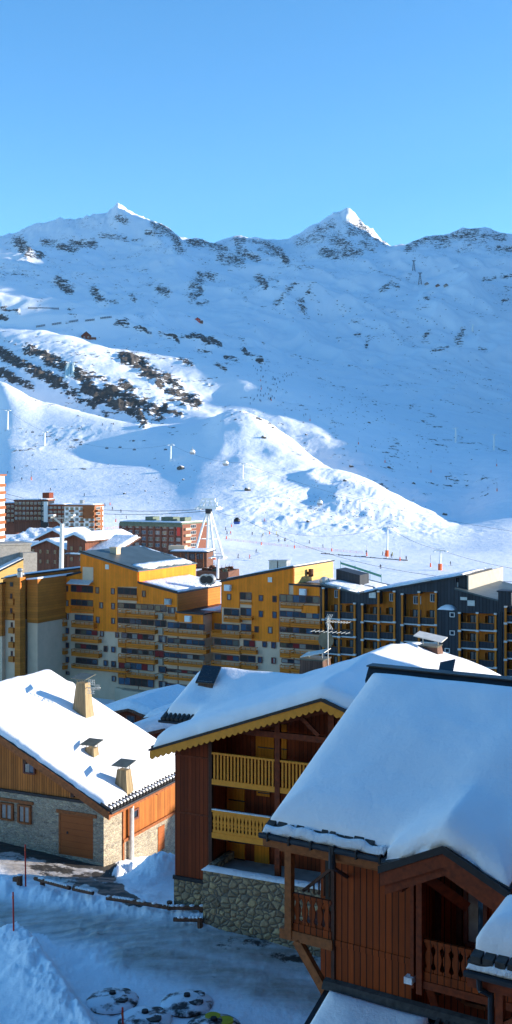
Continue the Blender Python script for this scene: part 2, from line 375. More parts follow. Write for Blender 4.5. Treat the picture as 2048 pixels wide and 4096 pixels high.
# ------------------------------------------------------------ terrain
KD = dict
rows = [   # (d knots, mode, value knots)
 ([(0, 6)], 'z', [(0, -19)]),
 ([(0, 28)], 'z', [(0, -20.2)]),
 ([(0, 40)], 'z', [(-1000, -21), (400, -20.6), (1500, -20.6), (3000, -21)]),
 ([(0, 50)], 'z', [(-1500, -21), (0, -20.7), (600, -20.0), (1000, -19.9), (1400, -20.3), (2500, -21)]),
 ([(0, 57)], 'z', [(-1500, -21), (0, -20.6), (400, -20.6), (800, -21.2), (1200, -21.5), (3000, -22)]),
 ([(0, 67)], 'z', [(0, -25.1), (400, -25.2), (700, -25.2), (1000, -25), (3000, -25)]),
 ([(0, 88)], 'z', [(0, -26.0), (500, -27.5), (700, -29), (3000, -29)]),
 ([(0, 140)], 'z', [(0, -37)]), ([(0, 185)], 'z', [(0, -41.5)]), ([(0, 270)], 'z', [(0, -41)]),
 ([(0, 400)], 'z', [(0, -39.5)]), ([(0, 560)], 'z', [(0, -37.5), (800, -38.5), (1400, -40), (2048, -41)]),
 ([(0, 660)], 'p', [(-600, 2130), (0, 2115), (400, 2125), (700, 2150), (1000, 2180), (1300, 2190), (1600, 2200), (1850, 2195), (2048, 2180)]),
 ([(-600, 1030), (0, 930), (800, 765), (1000, 755), (1300, 740), (1600, 720), (1850, 710), (2048, 720)], 'p', [(0, 1960), (400, 2000), (700, 2040), (1000, 2050), (1300, 2100), (1600, 2140), (1850, 2160), (2048, 2140)]),
 ([(-600, 1260), (0, 1125), (800, 950), (1000, 970), (1300, 870), (1600, 790), (1850, 760), (2048, 790)], 'p', [(0, 1760), (400, 1850), (700, 1885), (850, 1865), (1000, 1840), (1150, 1900), (1300, 1975), (1500, 2035), (1700, 2095), (1850, 2120), (2048, 2080)]),
 ([(-600, 1500), (0, 1325), (500, 1190), (800, 1140), (1000, 1160), (1300, 1000), (1600, 880), (1850, 830), (2048, 870)], 'p', [(-600, 1400), (0, 1522), (160, 1610), (330, 1650), (500, 1690), (700, 1700), (820, 1685), (880, 1650), (960, 1638), (1050, 1680), (1300, 1850), (1450, 1925), (1600, 1990), (1830, 2085), (2048, 2030)]),
 ([(-600, 1580), (0, 1400), (500, 1265), (700, 1220), (1000, 1235), (1300, 1080), (1600, 940), (1850, 890), (2048, 930)], 'p', [(-600, 1420), (0, 1600), (160, 1665), (330, 1690), (500, 1712), (700, 1693), (820, 1660), (900, 1665), (960, 1680), (1100, 1780), (1300, 1905), (1600, 2030), (1830, 2088), (2048, 1990)]),
 ([(-600, 1720), (0, 1550), (500, 1400), (1000, 1370), (1400, 1200), (2048, 1030)], 'p', [(-600, 1420), (0, 1450), (300, 1500), (500, 1560), (700, 1595), (850, 1625), (1000, 1608), (1200, 1700), (1400, 1790), (1600, 1880), (1700, 1920), (1850, 1960), (2048, 1930)]),
 ([(-600, 1960), (0, 1810), (500, 1660), (1000, 1520), (1400, 1400), (2048, 1280)], 'p', [(-600, 1280), (0, 1300), (200, 1325), (300, 1345), (430, 1385), (600, 1412), (800, 1440), (1000, 1500), (1200, 1580), (1400, 1660), (1700, 1770), (2048, 1830)]),
 ([(-600, 2020), (0, 1920), (1000, 1650), (1400, 1600), (2048, 1480)], 'p', [(-600, 1300), (0, 1312), (200, 1340), (400, 1395), (700, 1418), (1000, 1465), (1200, 1540), (1400, 1610), (1700, 1710), (2048, 1770)]),
 ([(0, 2050)], 'p', [(-600, 1150), (0, 1175), (150, 1185), (300, 1235), (400, 1280), (600, 1320), (800, 1335), (1000, 1390), (1200, 1455), (1500, 1530), (1800, 1565), (2048, 1610)]),
 ([(0, 2200)], 'p', [(-600, 1150), (0, 1158), (150, 1180), (300, 1225), (400, 1265), (600, 1300), (800, 1320), (1000, 1370), (1200, 1430), (1500, 1500), (1800, 1540), (2048, 1570)]),
 ([(0, 2600)], 'p', [(-600, 1170), (0, 1165), (150, 1185), (300, 1205), (600, 1240), (800, 1265), (1000, 1285), (1150, 1330), (1300, 1345), (1600, 1410), (1800, 1440), (2048, 1430)]),
 ([(0, 3000)], 'p', [(-600, 1120), (0, 1110), (300, 1120), (600, 1150), (800, 1170), (1000, 1200), (1150, 1150), (1300, 1215), (1600, 1270), (1800, 1240), (2048, 1280)]),
 ([(0, 3300)], 'p', [(-600, 1050), (0, 1060), (300, 1070), (600, 1090), (800, 1110), (1000, 1130), (1150, 1080), (1300, 1120), (1600, 1150), (1800, 1130), (2048, 1150)]),
 ([(0, 3700)], 'p', [(-600, 1020), (0, 1010), (300, 1015), (600, 1015), (800, 1040), (1000, 1045), (1150, 1030), (1400, 1050), (1600, 1040), (1800, 1050), (2048, 1060)]),
 ([(0, 3850)], 'p', [(-600, 1010), (0, 985), (300, 975), (600, 975), (750, 1010), (900, 1015), (1010, 1020), (1100, 1040), (1200, 1022), (1400, 1030), (1600, 1015), (1700, 1010), (2048, 1020)]),
 ([(1100, 4300), (1180, 4700), (1540, 4700), (1620, 4300)], 'p', [(-600, 1000), (0, 942), (75, 925), (150, 897), (240, 878), (300, 884), (365, 866), (430, 862), (452, 843), (470, 830), (488, 835), (530, 868), (600, 890), (650, 905), (690, 932), (730, 967), (790, 966), (850, 984), (940, 950), (1000, 955), (1060, 962), (1120, 980), (1155, 975), (1200, 955), (1260, 915), (1330, 880), (1365, 872), (1383, 856), (1400, 860), (1430, 892), (1470, 932), (1530, 977), (1565, 992), (1620, 992), (1660, 966), (1700, 950), (1770, 950), (1830, 930), (1850, 918), (1880, 925), (1940, 920), (2000, 945), (2048, 955), (2300, 940)]),
 ([(0, 5100)], 'p', [(0, 1040), (1300, 1010), (2048, 1060)]), ([(0, 6500)], 'z', [(0, 500)]),
]
def kint(k, x): a = np.array(k, float); return np.interp(x, a[:, 0], a[:, 1])
HRk = [(0, -60), (400, -60), (440, -29), (560, -27), (600, -27), (640, -25), (700, -24), (740, -21), (800, -8), (860, 10), (930, 26), (1050, 55), (1300, 150), (1600, 300), (2000, 520), (2500, 790), (3500, 1100), (4200, 1480), (4310, 1450), (4400, 1130), (4460, 1085), (5000, 1060), (6500, 1300)]
pxs = np.concatenate([np.linspace(-2600, -60, 60), np.linspace(-50, 2100, 560), np.linspace(2125, 5200, 80)])
dms = np.concatenate([np.geomspace(9, 36, 50, endpoint=False), np.geomspace(36, 110, 330, endpoint=False), np.geomspace(110, 640, 110, endpoint=False),
                      np.linspace(640, 1650, 430, endpoint=False), np.geomspace(1650, 6400, 420)])
def build_heights():
    nr, nc = len(dms), len(pxs); Z = np.zeros((nr, nc))
    kd = np.array([kint(r[0], pxs) for r in rows]); kz = []
    for (r, d) in zip(rows, kd):
        v = kint(r[2], pxs); kz.append(v if r[1] == 'z' else (HY-v)/F*d)
    kz = np.array(kz)
    def sm(a, s):
        n = int(s*3); k = np.exp(-.5*(np.arange(-n, n+1)/s)**2); k /= k.sum(); return np.convolve(np.pad(a, n, mode='edge'), k, 'valid')
    for i, r in enumerate(rows):
        s_ = 0 if 25 < i < 29 and r[1] == 'p' and r[0][0][1] in (4300,) else (10 if 11 <= i else 3)
        if len(r[2]) > 25: s_ = 0
        if i == 15: s_ = 5
        if s_: kz[i] = sm(kz[i], s_)
        kd[i] = sm(kd[i], 14) if s_ else kd[i]
    for j in range(nc):
        d = kd[:, j]; z = kz[:, j]; h = np.diff(d); s = np.diff(z)/h
        m = np.zeros(len(d)); m[1:-1] = np.where(s[:-1]*s[1:] > 0, 2*s[:-1]*s[1:]/(s[:-1]+s[1:]+1e-12), 0); m[0] = s[0]; m[-1] = s[-1]
        # keep slopes from being too flat at kinks
        k = np.clip(np.searchsorted(d, dms)-1, 0, len(d)-2); t = (dms-d[k])/h[k]
        t = np.clip(t, 0, 1)
        Z[:, j] = ((1+2*t)*(1-t)**2*z[k]+t*(1-t)**2*h[k]*m[k]+t*t*(3-2*t)*z[k+1]+t*t*(t-1)*h[k]*m[k+1])
    D = np.repeat(dms[:, None], nc, 1); PX = np.repeat(pxs[None, :], nr, 0); X = (PX-1024)/F*D
    # lateral smoothing beyond the village
    for _ in range(3):
        Zs = Z.copy(); Zs[:, 1:-1] = (Z[:, :-2]+2*Z[:, 1:-1]+Z[:, 2:])/4; w = sst(600, 700, D)*(1-sst(3900, 4100, D)); Z = Z*(1-w)+Zs*w
    # unseen mountain flank off to the right, heights shaped to shade the slopes
    hr = kint(HRk, dms)[:, None]+sst(700, 1400, D)*25*fbm(D/160, X*0+3, 3, 40)
    w = sst(2110, 2750, PX); Z = np.maximum(Z, Z*(1-w)+hr*w)+0
    Z += np.where(PX > 2800, (1-sst(2800, 5000, PX))*0-sst(2800, 5200, PX)*np.maximum(hr, 0)*.6, 0)
    return D, PX, X, Z
segs = [  # rock bands on the slopes: x0 y0 x1 y1 radius strength (where they stand, seen from the balcony)
 (70,965,110,1010,22,1),(110,1010,165,1020,14,1),(170,970,215,972,12,.9),(235,985,300,1000,11,1),(290,975,370,975,14,1),(370,960,380,985,10,.8),(400,940,500,955,10,.7),(530,960,565,962,6,.7),
 (475,872,500,885,14,.9),(590,930,615,930,10,.9),(612,895,640,935,12,.8),(640,905,700,945,16,.9),(700,950,720,1000,16,.9),(760,968,830,975,14,1),(850,985,900,1000,15,.9),(940,958,975,962,12,.9),
 (890,1030,960,1045,20,.9),(950,970,965,1030,16,.8),(980,1010,1030,1035,14,.9),(1070,980,1110,1010,14,.9),(1110,1000,1145,1045,14,1),(1000,965,1060,972,8,.8),(1040,1000,1100,1020,10,.7),
 (1200,965,1290,945,20,.65),(1270,925,1330,900,16,.7),(1290,1010,1350,1020,16,.9),(1350,960,1400,1010,30,.75),(1400,930,1450,920,16,.8),(1440,900,1470,940,16,.8),(1380,1020,1440,1010,14,.9),(1450,970,1490,990,18,.7),(1500,960,1540,975,10,.7),(1330,960,1370,940,14,.6),(1380,890,1420,905,10,.6),
 (1630,995,1660,980,12,.9),(1660,965,1790,952,14,.85),(1750,985,1800,975,12,.6),(1820,940,1900,930,18,.85),(1870,970,1930,960,16,.6),(1940,945,2010,950,16,.8),(1990,995,2040,995,12,.8),(1840,1000,1880,990,12,.5),(1940,985,1960,1000,8,.6),
 (235,1125,270,1150,20,1),(250,1150,285,1170,12,.9),(375,1165,400,1200,16,1),(390,1195,425,1208,10,.9),(640,1155,665,1170,16,.9),(525,1185,540,1200,9,.9),(440,1205,470,1212,6,.7),
 (770,1150,815,1110,20,.7),(800,1100,850,1105,16,.8),(770,1190,800,1160,16,.9),(795,1210,825,1210,10,.8),(545,1075,590,1085,8,.4),(0,1095,110,1100,5,.5),(560,1125,600,1135,8,.5),
 (1035,1110,1060,1140,14,1),(1065,1115,1110,1125,8,.6),(1175,1135,1095,1225,9,.8),(1200,1205,1215,1245,14,.8),(1240,1150,1230,1175,7,.7),(1155,1065,1250,1070,7,.45),(1525,1165,1565,1135,9,.8),(1560,1130,1590,1150,9,.7),(1700,1195,1715,1190,7,.8),
 (1480,1075,1600,1120,4,.5),(1930,1120,1980,1110,6,.8),(2005,1105,2045,1103,6,.8),(2010,1205,2040,1195,8,.6),(1830,1370,1850,1330,14,.75),(1700,1345,1715,1330,10,.8),(1730,1405,1790,1390,6,.6),(1405,1280,1450,1290,5,.6),(1425,1340,1440,1335,7,.8),(1350,1350,1360,1350,4,.8),(1465,1390,1475,1345,6,.6),(1920,1395,1945,1400,5,.7),
 (0,1268,20,1270,12,1),(10,1232,25,1236,8,.9),(40,1243,70,1246,7,1),(270,1232,280,1234,4,.8),(470,1282,510,1285,8,.8),
 (465,1290,510,1300,8,1),(540,1308,602,1338,6,1.1),(640,1334,700,1352,8,1.1),(700,1352,715,1366,5,1),(725,1345,770,1352,6,1),(770,1345,850,1372,10,1.1),(840,1355,882,1376,8,1.1),(795,1400,840,1408,6,.9),(975,1404,998,1420,7,1),(1012,1425,1045,1446,7,1),(900,1430,945,1440,5,.7),(600,1365,680,1395,4,.5),
 (0,1410,90,1462,15,1.05),(80,1458,150,1490,15,1.1),(150,1490,232,1532,16,1.15),(110,1395,250,1462,16,.95),(190,1440,258,1475,14,1),(0,1487,60,1520,13,1.1),(60,1510,125,1548,9,.9),(10,1360,60,1375,6,.6),
 (255,1545,318,1592,14,.9),(300,1485,350,1520,14,1),(345,1545,400,1590,18,1.15),(400,1590,478,1614,18,1.2),(430,1560,550,1612,15,1.1),(320,1500,420,1515,9,.8),(340,1592,380,1625,10,.8),(380,1625,430,1660,8,.6),(490,1620,560,1670,13,.95),(555,1660,575,1694,12,1.1),(570,1640,640,1672,10,.8),
 (488,1530,525,1560,13,.9),(495,1430,560,1450,17,1.15),(560,1455,600,1495,20,1.2),(600,1495,640,1535,13,1),(640,1505,705,1530,14,.9),(665,1560,690,1572,8,1),(700,1560,780,1608,17,1.0),(575,1610,640,1640,12,.9),(625,1640,660,1625,11,1.15),(655,1635,720,1660,8,1.1),(690,1595,750,1630,5,.6),
 (720,1440,770,1460,7,.7),(860,1450,900,1480,6,.6),(820,1535,850,1540,4,.6),(450,1600,470,1650,5,.6)]
road_segs = [(60,3450,420,3540,50),(-100,3400,200,3440,50),(-200,3640,300,3700,60),(300,3700,900,3760,62),(700,3720,1500,3900,70),(500,3800,1300,4000,60)]
asph_segs = [(150,3470,430,3530,34,.55),(-50,3400,200,3440,26,.5),(900,3760,1250,3830,40,.42),(-100,3360,150,3392,32),(120,3398,430,3452,34),(250,3440,400,3450,12),(380,3500,450,3510,14),(330,3520,420,3550,12),(420,3560,520,3600,22),(480,3570,560,3615,15),(420,3545,480,3550,14),(880,3705,1300,3800,12),(300,3545,330,3530,8)]
def segmask(PXv, PYv, S, soft=1.0):
    out = np.zeros(PXv.shape, np.float32)
    for s in S:
        x0, y0, x1, y1, r = s[:5]; r = r*(1.2 if 1380 < (y0+y1)/2 < 3000 else .95); st = s[5] if len(s) > 5 else 1; q = 2.2
        bb = (PXv > min(x0, x1)-q*r) & (PXv < max(x0, x1)+q*r) & (PYv > min(y0, y1)-q*r) & (PYv < max(y0, y1)+q*r)
        if not bb.any(): continue
        x = PXv[bb]; y = PYv[bb]; L = (x1-x0)**2+(y1-y0)**2+1e-6; t = np.clip(((x-x0)*(x1-x0)+(y-y0)*(y1-y0))/L, 0, 1)
        d = np.hypot(x-x0-t*(x1-x0), y-y0-t*(y1-y0))/r
        out[bb] = np.maximum(out[bb], st*(1-sst(.35, 2.0, d)))
    return out
D, PXg, X, Z = build_heights()
# relief
far = sst(1450, 2300, D); mid = sst(700, 900, D)*(1-sst(1500, 2200, D))
sky = np.exp(-((D-4300)/260)**2)
Z += far*(1-.75*sky)*(62*(ridged(X/420, D/560, 4, 3)-.45)+30*fbm(X/150, D/220, 4, 8))
Z += sky*(10*fbm(X/28, D/60, 3, 21)+8*(ridged(X/16, D/40, 2, 23)-.5))*(.35+.65*sst(-.1, .3, fbm(X/160, D*0, 2, 77)+.12))
lefts = (1-sst(780, 1000, PXg))*(1-sst(1180, 1320, D))
Z += mid*(1-.8*lefts)*(4.5*fbm(X/70, D/90, 3, 31)+.8*fbm(X/17, D/26, 3, 33))
PYg = HY-Z/D*F
hump = np.exp(-(((PXg-1400)/520)**2+((PYg-2030)/190)**2)**2)*sst(690, 730, D)*(1-sst(1000, 1060, D))
gx = X-57-14*fbm(D/70, D*0+2, 2, 7); gl = np.where(gx < 0, 13.0, 46.0)
gul = np.exp(-(gx/gl)**2)*sst(770, 830, D)*(1-sst(915, 950, D))
Z += 6*gul*(.6+.8*vnoise(D/40, D*0, 5))
Z += hump*(sst(1880, 2120, PYg)*1.1*np.maximum(fbm(X/11, D/16, 3, 51)-.12, 0)*2+(.2+.5*sst(1900, 2100, PYg))*.6*fbm(X/6, D/9, 2, 52)+2.2*fbm(X/45, D/60, 3, 54))
PYg = HY-Z/D*F
rock = segmask(PXg, PYg, segs)*(D > 900)
rock = np.maximum(rock, sst(2300, 3000, D)*.16*sst(.52, .75, ridged(X/130+D/300, D/170, 3, 91)))
rock = np.maximum(rock, .16*sst(950, 1100, D)*(D < 2400)*sst(.5, .75, ridged(X/60, D/80, 3, 92)))
rock = rock*np.where(D < 1700, 1.3, 1.0)
nz = ridged(X/22, D/30, 3, 61)
pk = np.exp(-((PXg-1375)/150)**2)*np.exp(-((D-4640)/260)**2)
Z += pk*34*(ridged(X/75+D/300, D/120, 4, 64)-.45)
Z += rock*(D < 1700)*(D > 900)*(5.5*(nz-.4)+4*fbm(X/9-D/20, D/14, 3, 62))+rock*(D > 1700)*16*(ridged(X/50, D/60, 3, 63)-.4)
# near ground: snow banks, mound, road
def capw(x0, y0, x1, y1):
    L = (x1-x0)**2+(y1-y0)**2; t = np.clip(((X-x0)*(x1-x0)+(D-y0)*(y1-y0))/L, 0, 1)
    dx = X-x0-t*(x1-x0); dy = D-y0-t*(y1-y0); return np.hypot(dx, dy), np.sign(-(y1-y0)*(X-x0)+(x1-x0)*(D-y0)), t
near = D < 110
# plateau bank at the lower left: top edge line
d1, s1, t1 = capw(-10.3, 49.3, -5.6, 40.0)
lump = fbm(X*1.6, D*1.6, 3, 71); lump2 = fbm(X*5, D*5, 3, 72)
left = s1 < 0
bank = np.where(left, 0.30+.55*np.exp(-(d1/1.5)**2), .85*np.exp(-(d1/.42)**2))*near
bank *= (1-sst(49.5, 52.5, D))*(PXg < 900)
Z += bank*(1+.25*lump*np.exp(-(d1/2.2)**2))+(.13*ridged(X*2.6, D*2.6, 3, 74)-.05)*np.exp(-(d1/1.2)**2)*near*(D < 51)
d2, s2, t2 = capw(-14.5, 57.2, -2.2, 50.3)
b2 = np.exp(-(d2/.85)**2)*near
Z += b2*(.34+.16*lump+.07*lump2)
d2b, _, _ = capw(-14.5, 59.2, -5.2, 54.6)
Z += np.exp(-(d2b/1.0)**2)*near*(.06+.1*lump)
d3, _, _ = capw(-4.3, 67, -4.9, 60)
Z += np.exp(-(d3/1.75)**2)*near*(1.95+.2*lump+.08*lump2)
d4, _, _ = capw(-8.6, 71.0, -7.3, 71.8)
Z += np.exp(-(d4/1.1)**2)*near*(1.1+.6*lump+.3*lump2)
d5, _, _ = capw(-7.5, 50.5, -6.0, 46.5)
Z += np.exp(-(d5/1.0)**2)*near*(.10+.12*lump)
Z += near*(.012*lump2+.03*lump)*(1-.6*sst(36, 40, D)*0)
PYg = HY-Z/D*F
road = segmask(PXg, PYg, road_segs)*near*(d1 > 1.2)*(1-b2)*1.0
asph = np.clip(segmask(PXg, PYg, asph_segs), 0, 1)*near*(d3 > 1.9)
# ruts in the driveway/road surface
nr, nc = Z.shape
def terrain():
    co = np.stack([X, D, Z], -1).reshape(-1, 3).astype(np.float32)
    me = bpy.data.meshes.new('snow_ground')
    i = np.arange((nr-1)*(nc-1)); r = i//(nc-1); c = i % (nc-1); a = r*nc+c
    q = np.stack([a, a+1, a+nc+1, a+nc], -1).astype(np.int32)
    me.vertices.add(len(co)); me.vertices.foreach_set('co', co.ravel())
    me.loops.add(len(q)*4); me.loops.foreach_set('vertex_index', q.ravel())
    me.polygons.add(len(q)); me.polygons.foreach_set('loop_start', np.arange(len(q), dtype=np.int32)*4)
    me.polygons.foreach_set('loop_total', np.full(len(q), 4, np.int32)); me.polygons.foreach_set('use_smooth', np.ones(len(q), bool))
    me.update(calc_edges=True); me.validate()
    at = me.attributes.new('cover', 'FLOAT_COLOR', 'POINT')
    col = np.stack([rock, asph, road, hump], -1).reshape(-1, 4).astype(np.float32); at.data.foreach_set('color', col.ravel())
    m, nt, b = nm('terrain'); me.materials.append(m); b.inputs['Roughness'].default_value = .6; b.inputs['Specular IOR Level'].default_value = .2
    A = nd(nt, 'ShaderNodeAttribute', attribute_name='cover'); sp = nt.nodes.new('ShaderNodeSeparateColor'); nt.links.new(A.outputs['Color'], sp.inputs[0])
    n_far = noise(nt, pos(nt, (1, .7, 1.5)), .035, 6, .62); n_mid = noise(nt, pos(nt, (1, .8, 1.6)), .14, 6, .68); n_near = noise(nt, pos(nt), 1.2, 6, .7)
    # rock: where the band mask and the noise together pass
    n_str = noise(nt, pos(nt, (.5, .5, 2.2), (R(35), R(-20), 0)), .09, 6, .7)
    rk = math_n(nt, 'ADD', math_n(nt, 'MULTIPLY', sp.outputs[0], .56), math_n(nt, 'MULTIPLY', math_n(nt, 'SUBTRACT', n_mid, .5), 2.2))
    rk = math_n(nt, 'ADD', rk, math_n(nt, 'MULTIPLY', math_n(nt, 'SUBTRACT', n_str, .5), 2.4))
    rk = math_n(nt, 'ADD', rk, math_n(nt, 'MULTIPLY', math_n(nt, 'SUBTRACT', n_far, .5), .8))
    rf = ramp(nt, rk, (.0, 0), (.5, 0)); rr = nt.nodes.new('ShaderNodeMapRange'); rr.inputs['From Min'].default_value = .40; rr.inputs['From Max'].default_value = .47
    nt.links.new(rk, rr.inputs['Value']); rfac = math_n(nt, 'MULTIPLY', rr.outputs[0], math_n(nt, 'GREATER_THAN', sp.outputs[0], .03))
    rc = ramp(nt, n_mid, (.35, (.03, .028, .027)), (.55, (.075, .064, .055)), (.7, (.13, .11, .09)))
    sc = mixc(nt, ramp(nt, noise(nt, pos(nt), .02, 4), (.35, 0), (.7, 1)), (.83, .85, .89), (.87, .88, .90))
    dirt = noise(nt, pos(nt, (1, 1, 1)), .35, 6, .72); st = noise(nt, pos(nt, (.35, 2.2, 1), (0, 0, R(-12))), .8, 5, .7)
    rdf = math_n(nt, 'MULTIPLY', sp.outputs[2], ramp(nt, math_n(nt, 'ADD', math_n(nt, 'MULTIPLY', dirt, .5), math_n(nt, 'MULTIPLY', st, .5)), (.32, .5), (.55, 1)))
    c1 = mixc(nt, rfac, sc, rc)
    rdf = math_n(nt, 'MULTIPLY', rdf, math_n(nt, 'ADD', math_n(nt, 'MULTIPLY', rt.outputs['Fac'], .5), .6)) if False else rdf
    c2 = mixc(nt, rdf, c1, mixc(nt, ramp(nt, n_near, (.4, 0), (.7, 1)), (.48, .43, .39), (.29, .24, .20)))
    spk = math_n(nt, 'MULTIPLY', sp.outputs[2], ramp(nt, noise(nt, pos(nt, (1, 1.6, 1), (0, 0, R(-12))), 1.0, 5, .75), (.66, 0), (.72, .9)))
    c2 = mixc(nt, spk, c2, (.12, .09, .07))
    af = math_n(nt, 'ADD', math_n(nt, 'MULTIPLY', sp.outputs[1], .9), math_n(nt, 'MULTIPLY', math_n(nt, 'SUBTRACT', noise(nt, pos(nt, (1, 1, 1), (0, 0, .4)), .75, 6, .72), .5), 1.8))
    ar = nt.nodes.new('ShaderNodeMapRange'); ar.inputs['From Min'].default_value = .38; ar.inputs['From Max'].default_value = .52; nt.links.new(af, ar.inputs['Value'])
    afac = math_n(nt, 'MULTIPLY', ar.outputs[0], math_n(nt, 'GREATER_THAN', sp.outputs[1], .02))
    c3 = mixc(nt, afac, c2, mixc(nt, n_near, (.035, .033, .032), (.075, .065, .055)))
    nt.links.new(c3, b.inputs['Base Color'])
    # relief too fine for the mesh: wind crust, ski tracks, rock grain
    wv = nd(nt, 'ShaderNodeTexWave', Scale=.055, Distortion=14.0, Detail=3.0); wv.inputs['Detail Scale'].default_value = .8
    nt.links.new(pos(nt, (1, .5, 0), (0, 0, R(40))), wv.inputs['Vector'])
    h = math_n(nt, 'ADD', math_n(nt, 'MULTIPLY', n_mid, 1.1), math_n(nt, 'MULTIPLY', math_n(nt, 'MULTIPLY', wv.outputs['Fac'], sp.outputs[0]), 0))
    g2 = nt.nodes.new('ShaderNodeNewGeometry'); s3 = nt.nodes.new('ShaderNodeSeparateXYZ'); nt.links.new(g2.outputs['Position'], s3.inputs[0])
    fard = ramp(nt, math_n(nt, 'DIVIDE', s3.outputs['Y'], 1000.0), (.15, 0), (.6, 1))
    trk = math_n(nt, 'MULTIPLY', math_n(nt, 'MULTIPLY', wv.outputs['Fac'], A.outputs['Alpha']), .22)
    hf = math_n(nt, 'MULTIPLY', math_n(nt, 'ADD', h, math_n(nt, 'ADD', trk, math_n(nt, 'MULTIPLY', rfac, 2.5))), fard)
    rt = nd(nt, 'ShaderNodeTexWave', Scale=.42, Distortion=5.0, Detail=3.0, wave_type='BANDS', bands_direction='Y'); nt.links.new(pos(nt, (.25, 1, 1), (0, 0, R(-14))), rt.inputs['Vector'])
    ruts = math_n(nt, 'MULTIPLY', math_n(nt, 'MULTIPLY', rt.outputs['Fac'], sp.outputs[2]), .9)
    hn = math_n(nt, 'MULTIPLY', math_n(nt, 'ADD', math_n(nt, 'ADD', n_near, ruts), math_n(nt, 'MULTIPLY', st, .6)), math_n(nt, 'MULTIPLY', math_n(nt, 'SUBTRACT', 1.0, fard), .13))
    bump(nt, b, math_n(nt, 'ADD', hf, hn), .7, 1.0)
    o = bpy.data.objects.new('snow_ground', me); C.objects.link(o); o['kind'] = 'structure'; return o
terrain()
def gnd(px, py):             # first visible ground point under an image direction
    j = int(np.argmin(abs(pxs-px))); col = PYg[:, j]; k = 0
    for k in range(25, nr):
        if col[k] <= py: break
    d = dms[k]; d0 = dms[k-1]; t = (col[k-1]-py)/(col[k-1]-col[k]+1e-9); t = min(1, max(0, t)); d = d0+(d-d0)*t
    return ((px-1024)/F*d, d, gz((px-1024)/F*d, d))
def gz(x, y):
    px = x/y*F+1024; fj = np.interp(px, pxs, np.arange(nc)); fi = np.interp(y, dms, np.arange(nr))
    i = min(int(fi), nr-2); j = min(int(fj), nc-2); a = fi-i; b = fj-j
    return float((Z[i, j]*(1-a)+Z[i+1, j]*a)*(1-b)+(Z[i, j+1]*(1-a)+Z[i+1, j+1]*a)*b)

# ------------------------------------------------------------ camera, sky, sun
cd = bpy.data.cameras.new('camera'); cam = bpy.data.objects.new('camera', cd); C.objects.link(cam)
cam.rotation_euler = (R(90), 0, 0); cd.sensor_fit = 'VERTICAL'; cd.sensor_height = 36; cd.lens = 36*F/4096
cd.shift_y = -(2048-HY)/4096; cd.clip_end = 20000; cd.clip_start = .5
bpy.context.scene.camera = cam
w = bpy.data.worlds.new('World'); bpy.context.scene.world = w; w.use_nodes = True
nt = w.node_tree; bg = nt.nodes['Background']; bg.inputs['Strength'].default_value = SKYS
sk = nt.nodes.new('ShaderNodeTexSky'); sk.sky_type = 'NISHITA'; sk.sun_disc = False
sk.sun_elevation = R(12); sk.sun_rotation = R(90-4); sk.altitude = 2300; sk.air_density = 1.0; sk.dust_density = .3; sk.ozone_density = 2.4
hs = nt.nodes.new('ShaderNodeHueSaturation'); hs.inputs['Hue'].default_value = .497; hs.inputs['Saturation'].default_value = SKYSAT
nt.links.new(sk.outputs[0], hs.inputs['Color']); nt.links.new(hs.outputs[0], bg.inputs['Color'])
sl = bpy.data.lights.new('sun', 'SUN'); sl.energy = SUNE; sl.angle = R(.53); sl.color = (1, .90, .76)
so = bpy.data.objects.new('sun', sl); C.objects.link(so); so.rotation_euler = (-SUN).to_track_quat('-Z', 'Y').to_euler(); so.location = (200, 0, 200)
vs = bpy.context.scene.view_settings; vs.view_transform = 'Standard'; vs.look = 'None'; vs.gamma = 1; vs.exposure = EXPO

if HAZE:
    hz = MB(); hz.box(W0, -5200, 7600, -60, 6600, -110, 1560); ho = hz.build('haze', plain('haze_tmp', (1, 1, 1)))
    m = bpy.data.materials.new('haze'); m.use_nodes = True; n_ = m.node_tree; n_.nodes.clear()
    out = n_.nodes.new('ShaderNodeOutputMaterial'); vol = n_.nodes.new('ShaderNodeVolumePrincipled')
    vol.inputs['Color'].default_value = (.62, .81, 1, 1); vol.inputs['Density'].default_value = HAZE; vol.inputs['Anisotropy'].default_value = .2
    n_.links.new(vol.outputs[0], out.inputs['Volume']); ho.data.materials[0] = m; ho['kind'] = 'stuff'
# ============================================================ LEFT CHALET (sunlit roof, stone base)
def cap4(mb, fr, u, v, z0, s, h, tilt=0.0, over=.28, th=.05):
    """flat metal cap carried on four short stays"""
    for i in (-1, 1):
        for j in (-1, 1): mb.tube(fr.w(u+i*s*.8, v+j*s*.8, z0), fr.w(u+i*s*.8, v+j*s*.8, z0+h), .03, n=5)
    o = s+over
    mb.add([fr.w(u-o, v-o, z0+h-tilt), fr.w(u+o, v-o, z0+h-tilt), fr.w(u+o, v+o, z0+h+tilt), fr.w(u-o, v+o, z0+h+tilt)]+
           [fr.w(u-o, v-o, z0+h-tilt+th), fr.w(u+o, v-o, z0+h-tilt+th), fr.w(u+o, v+o, z0+h+tilt+th), fr.w(u-o, v+o, z0+h+tilt+th)],
           [(3,2,1,0),(4,5,6,7),(0,1,5,4),(1,2,6,5),(2,3,7,6),(3,0,4,7)])
    return mb
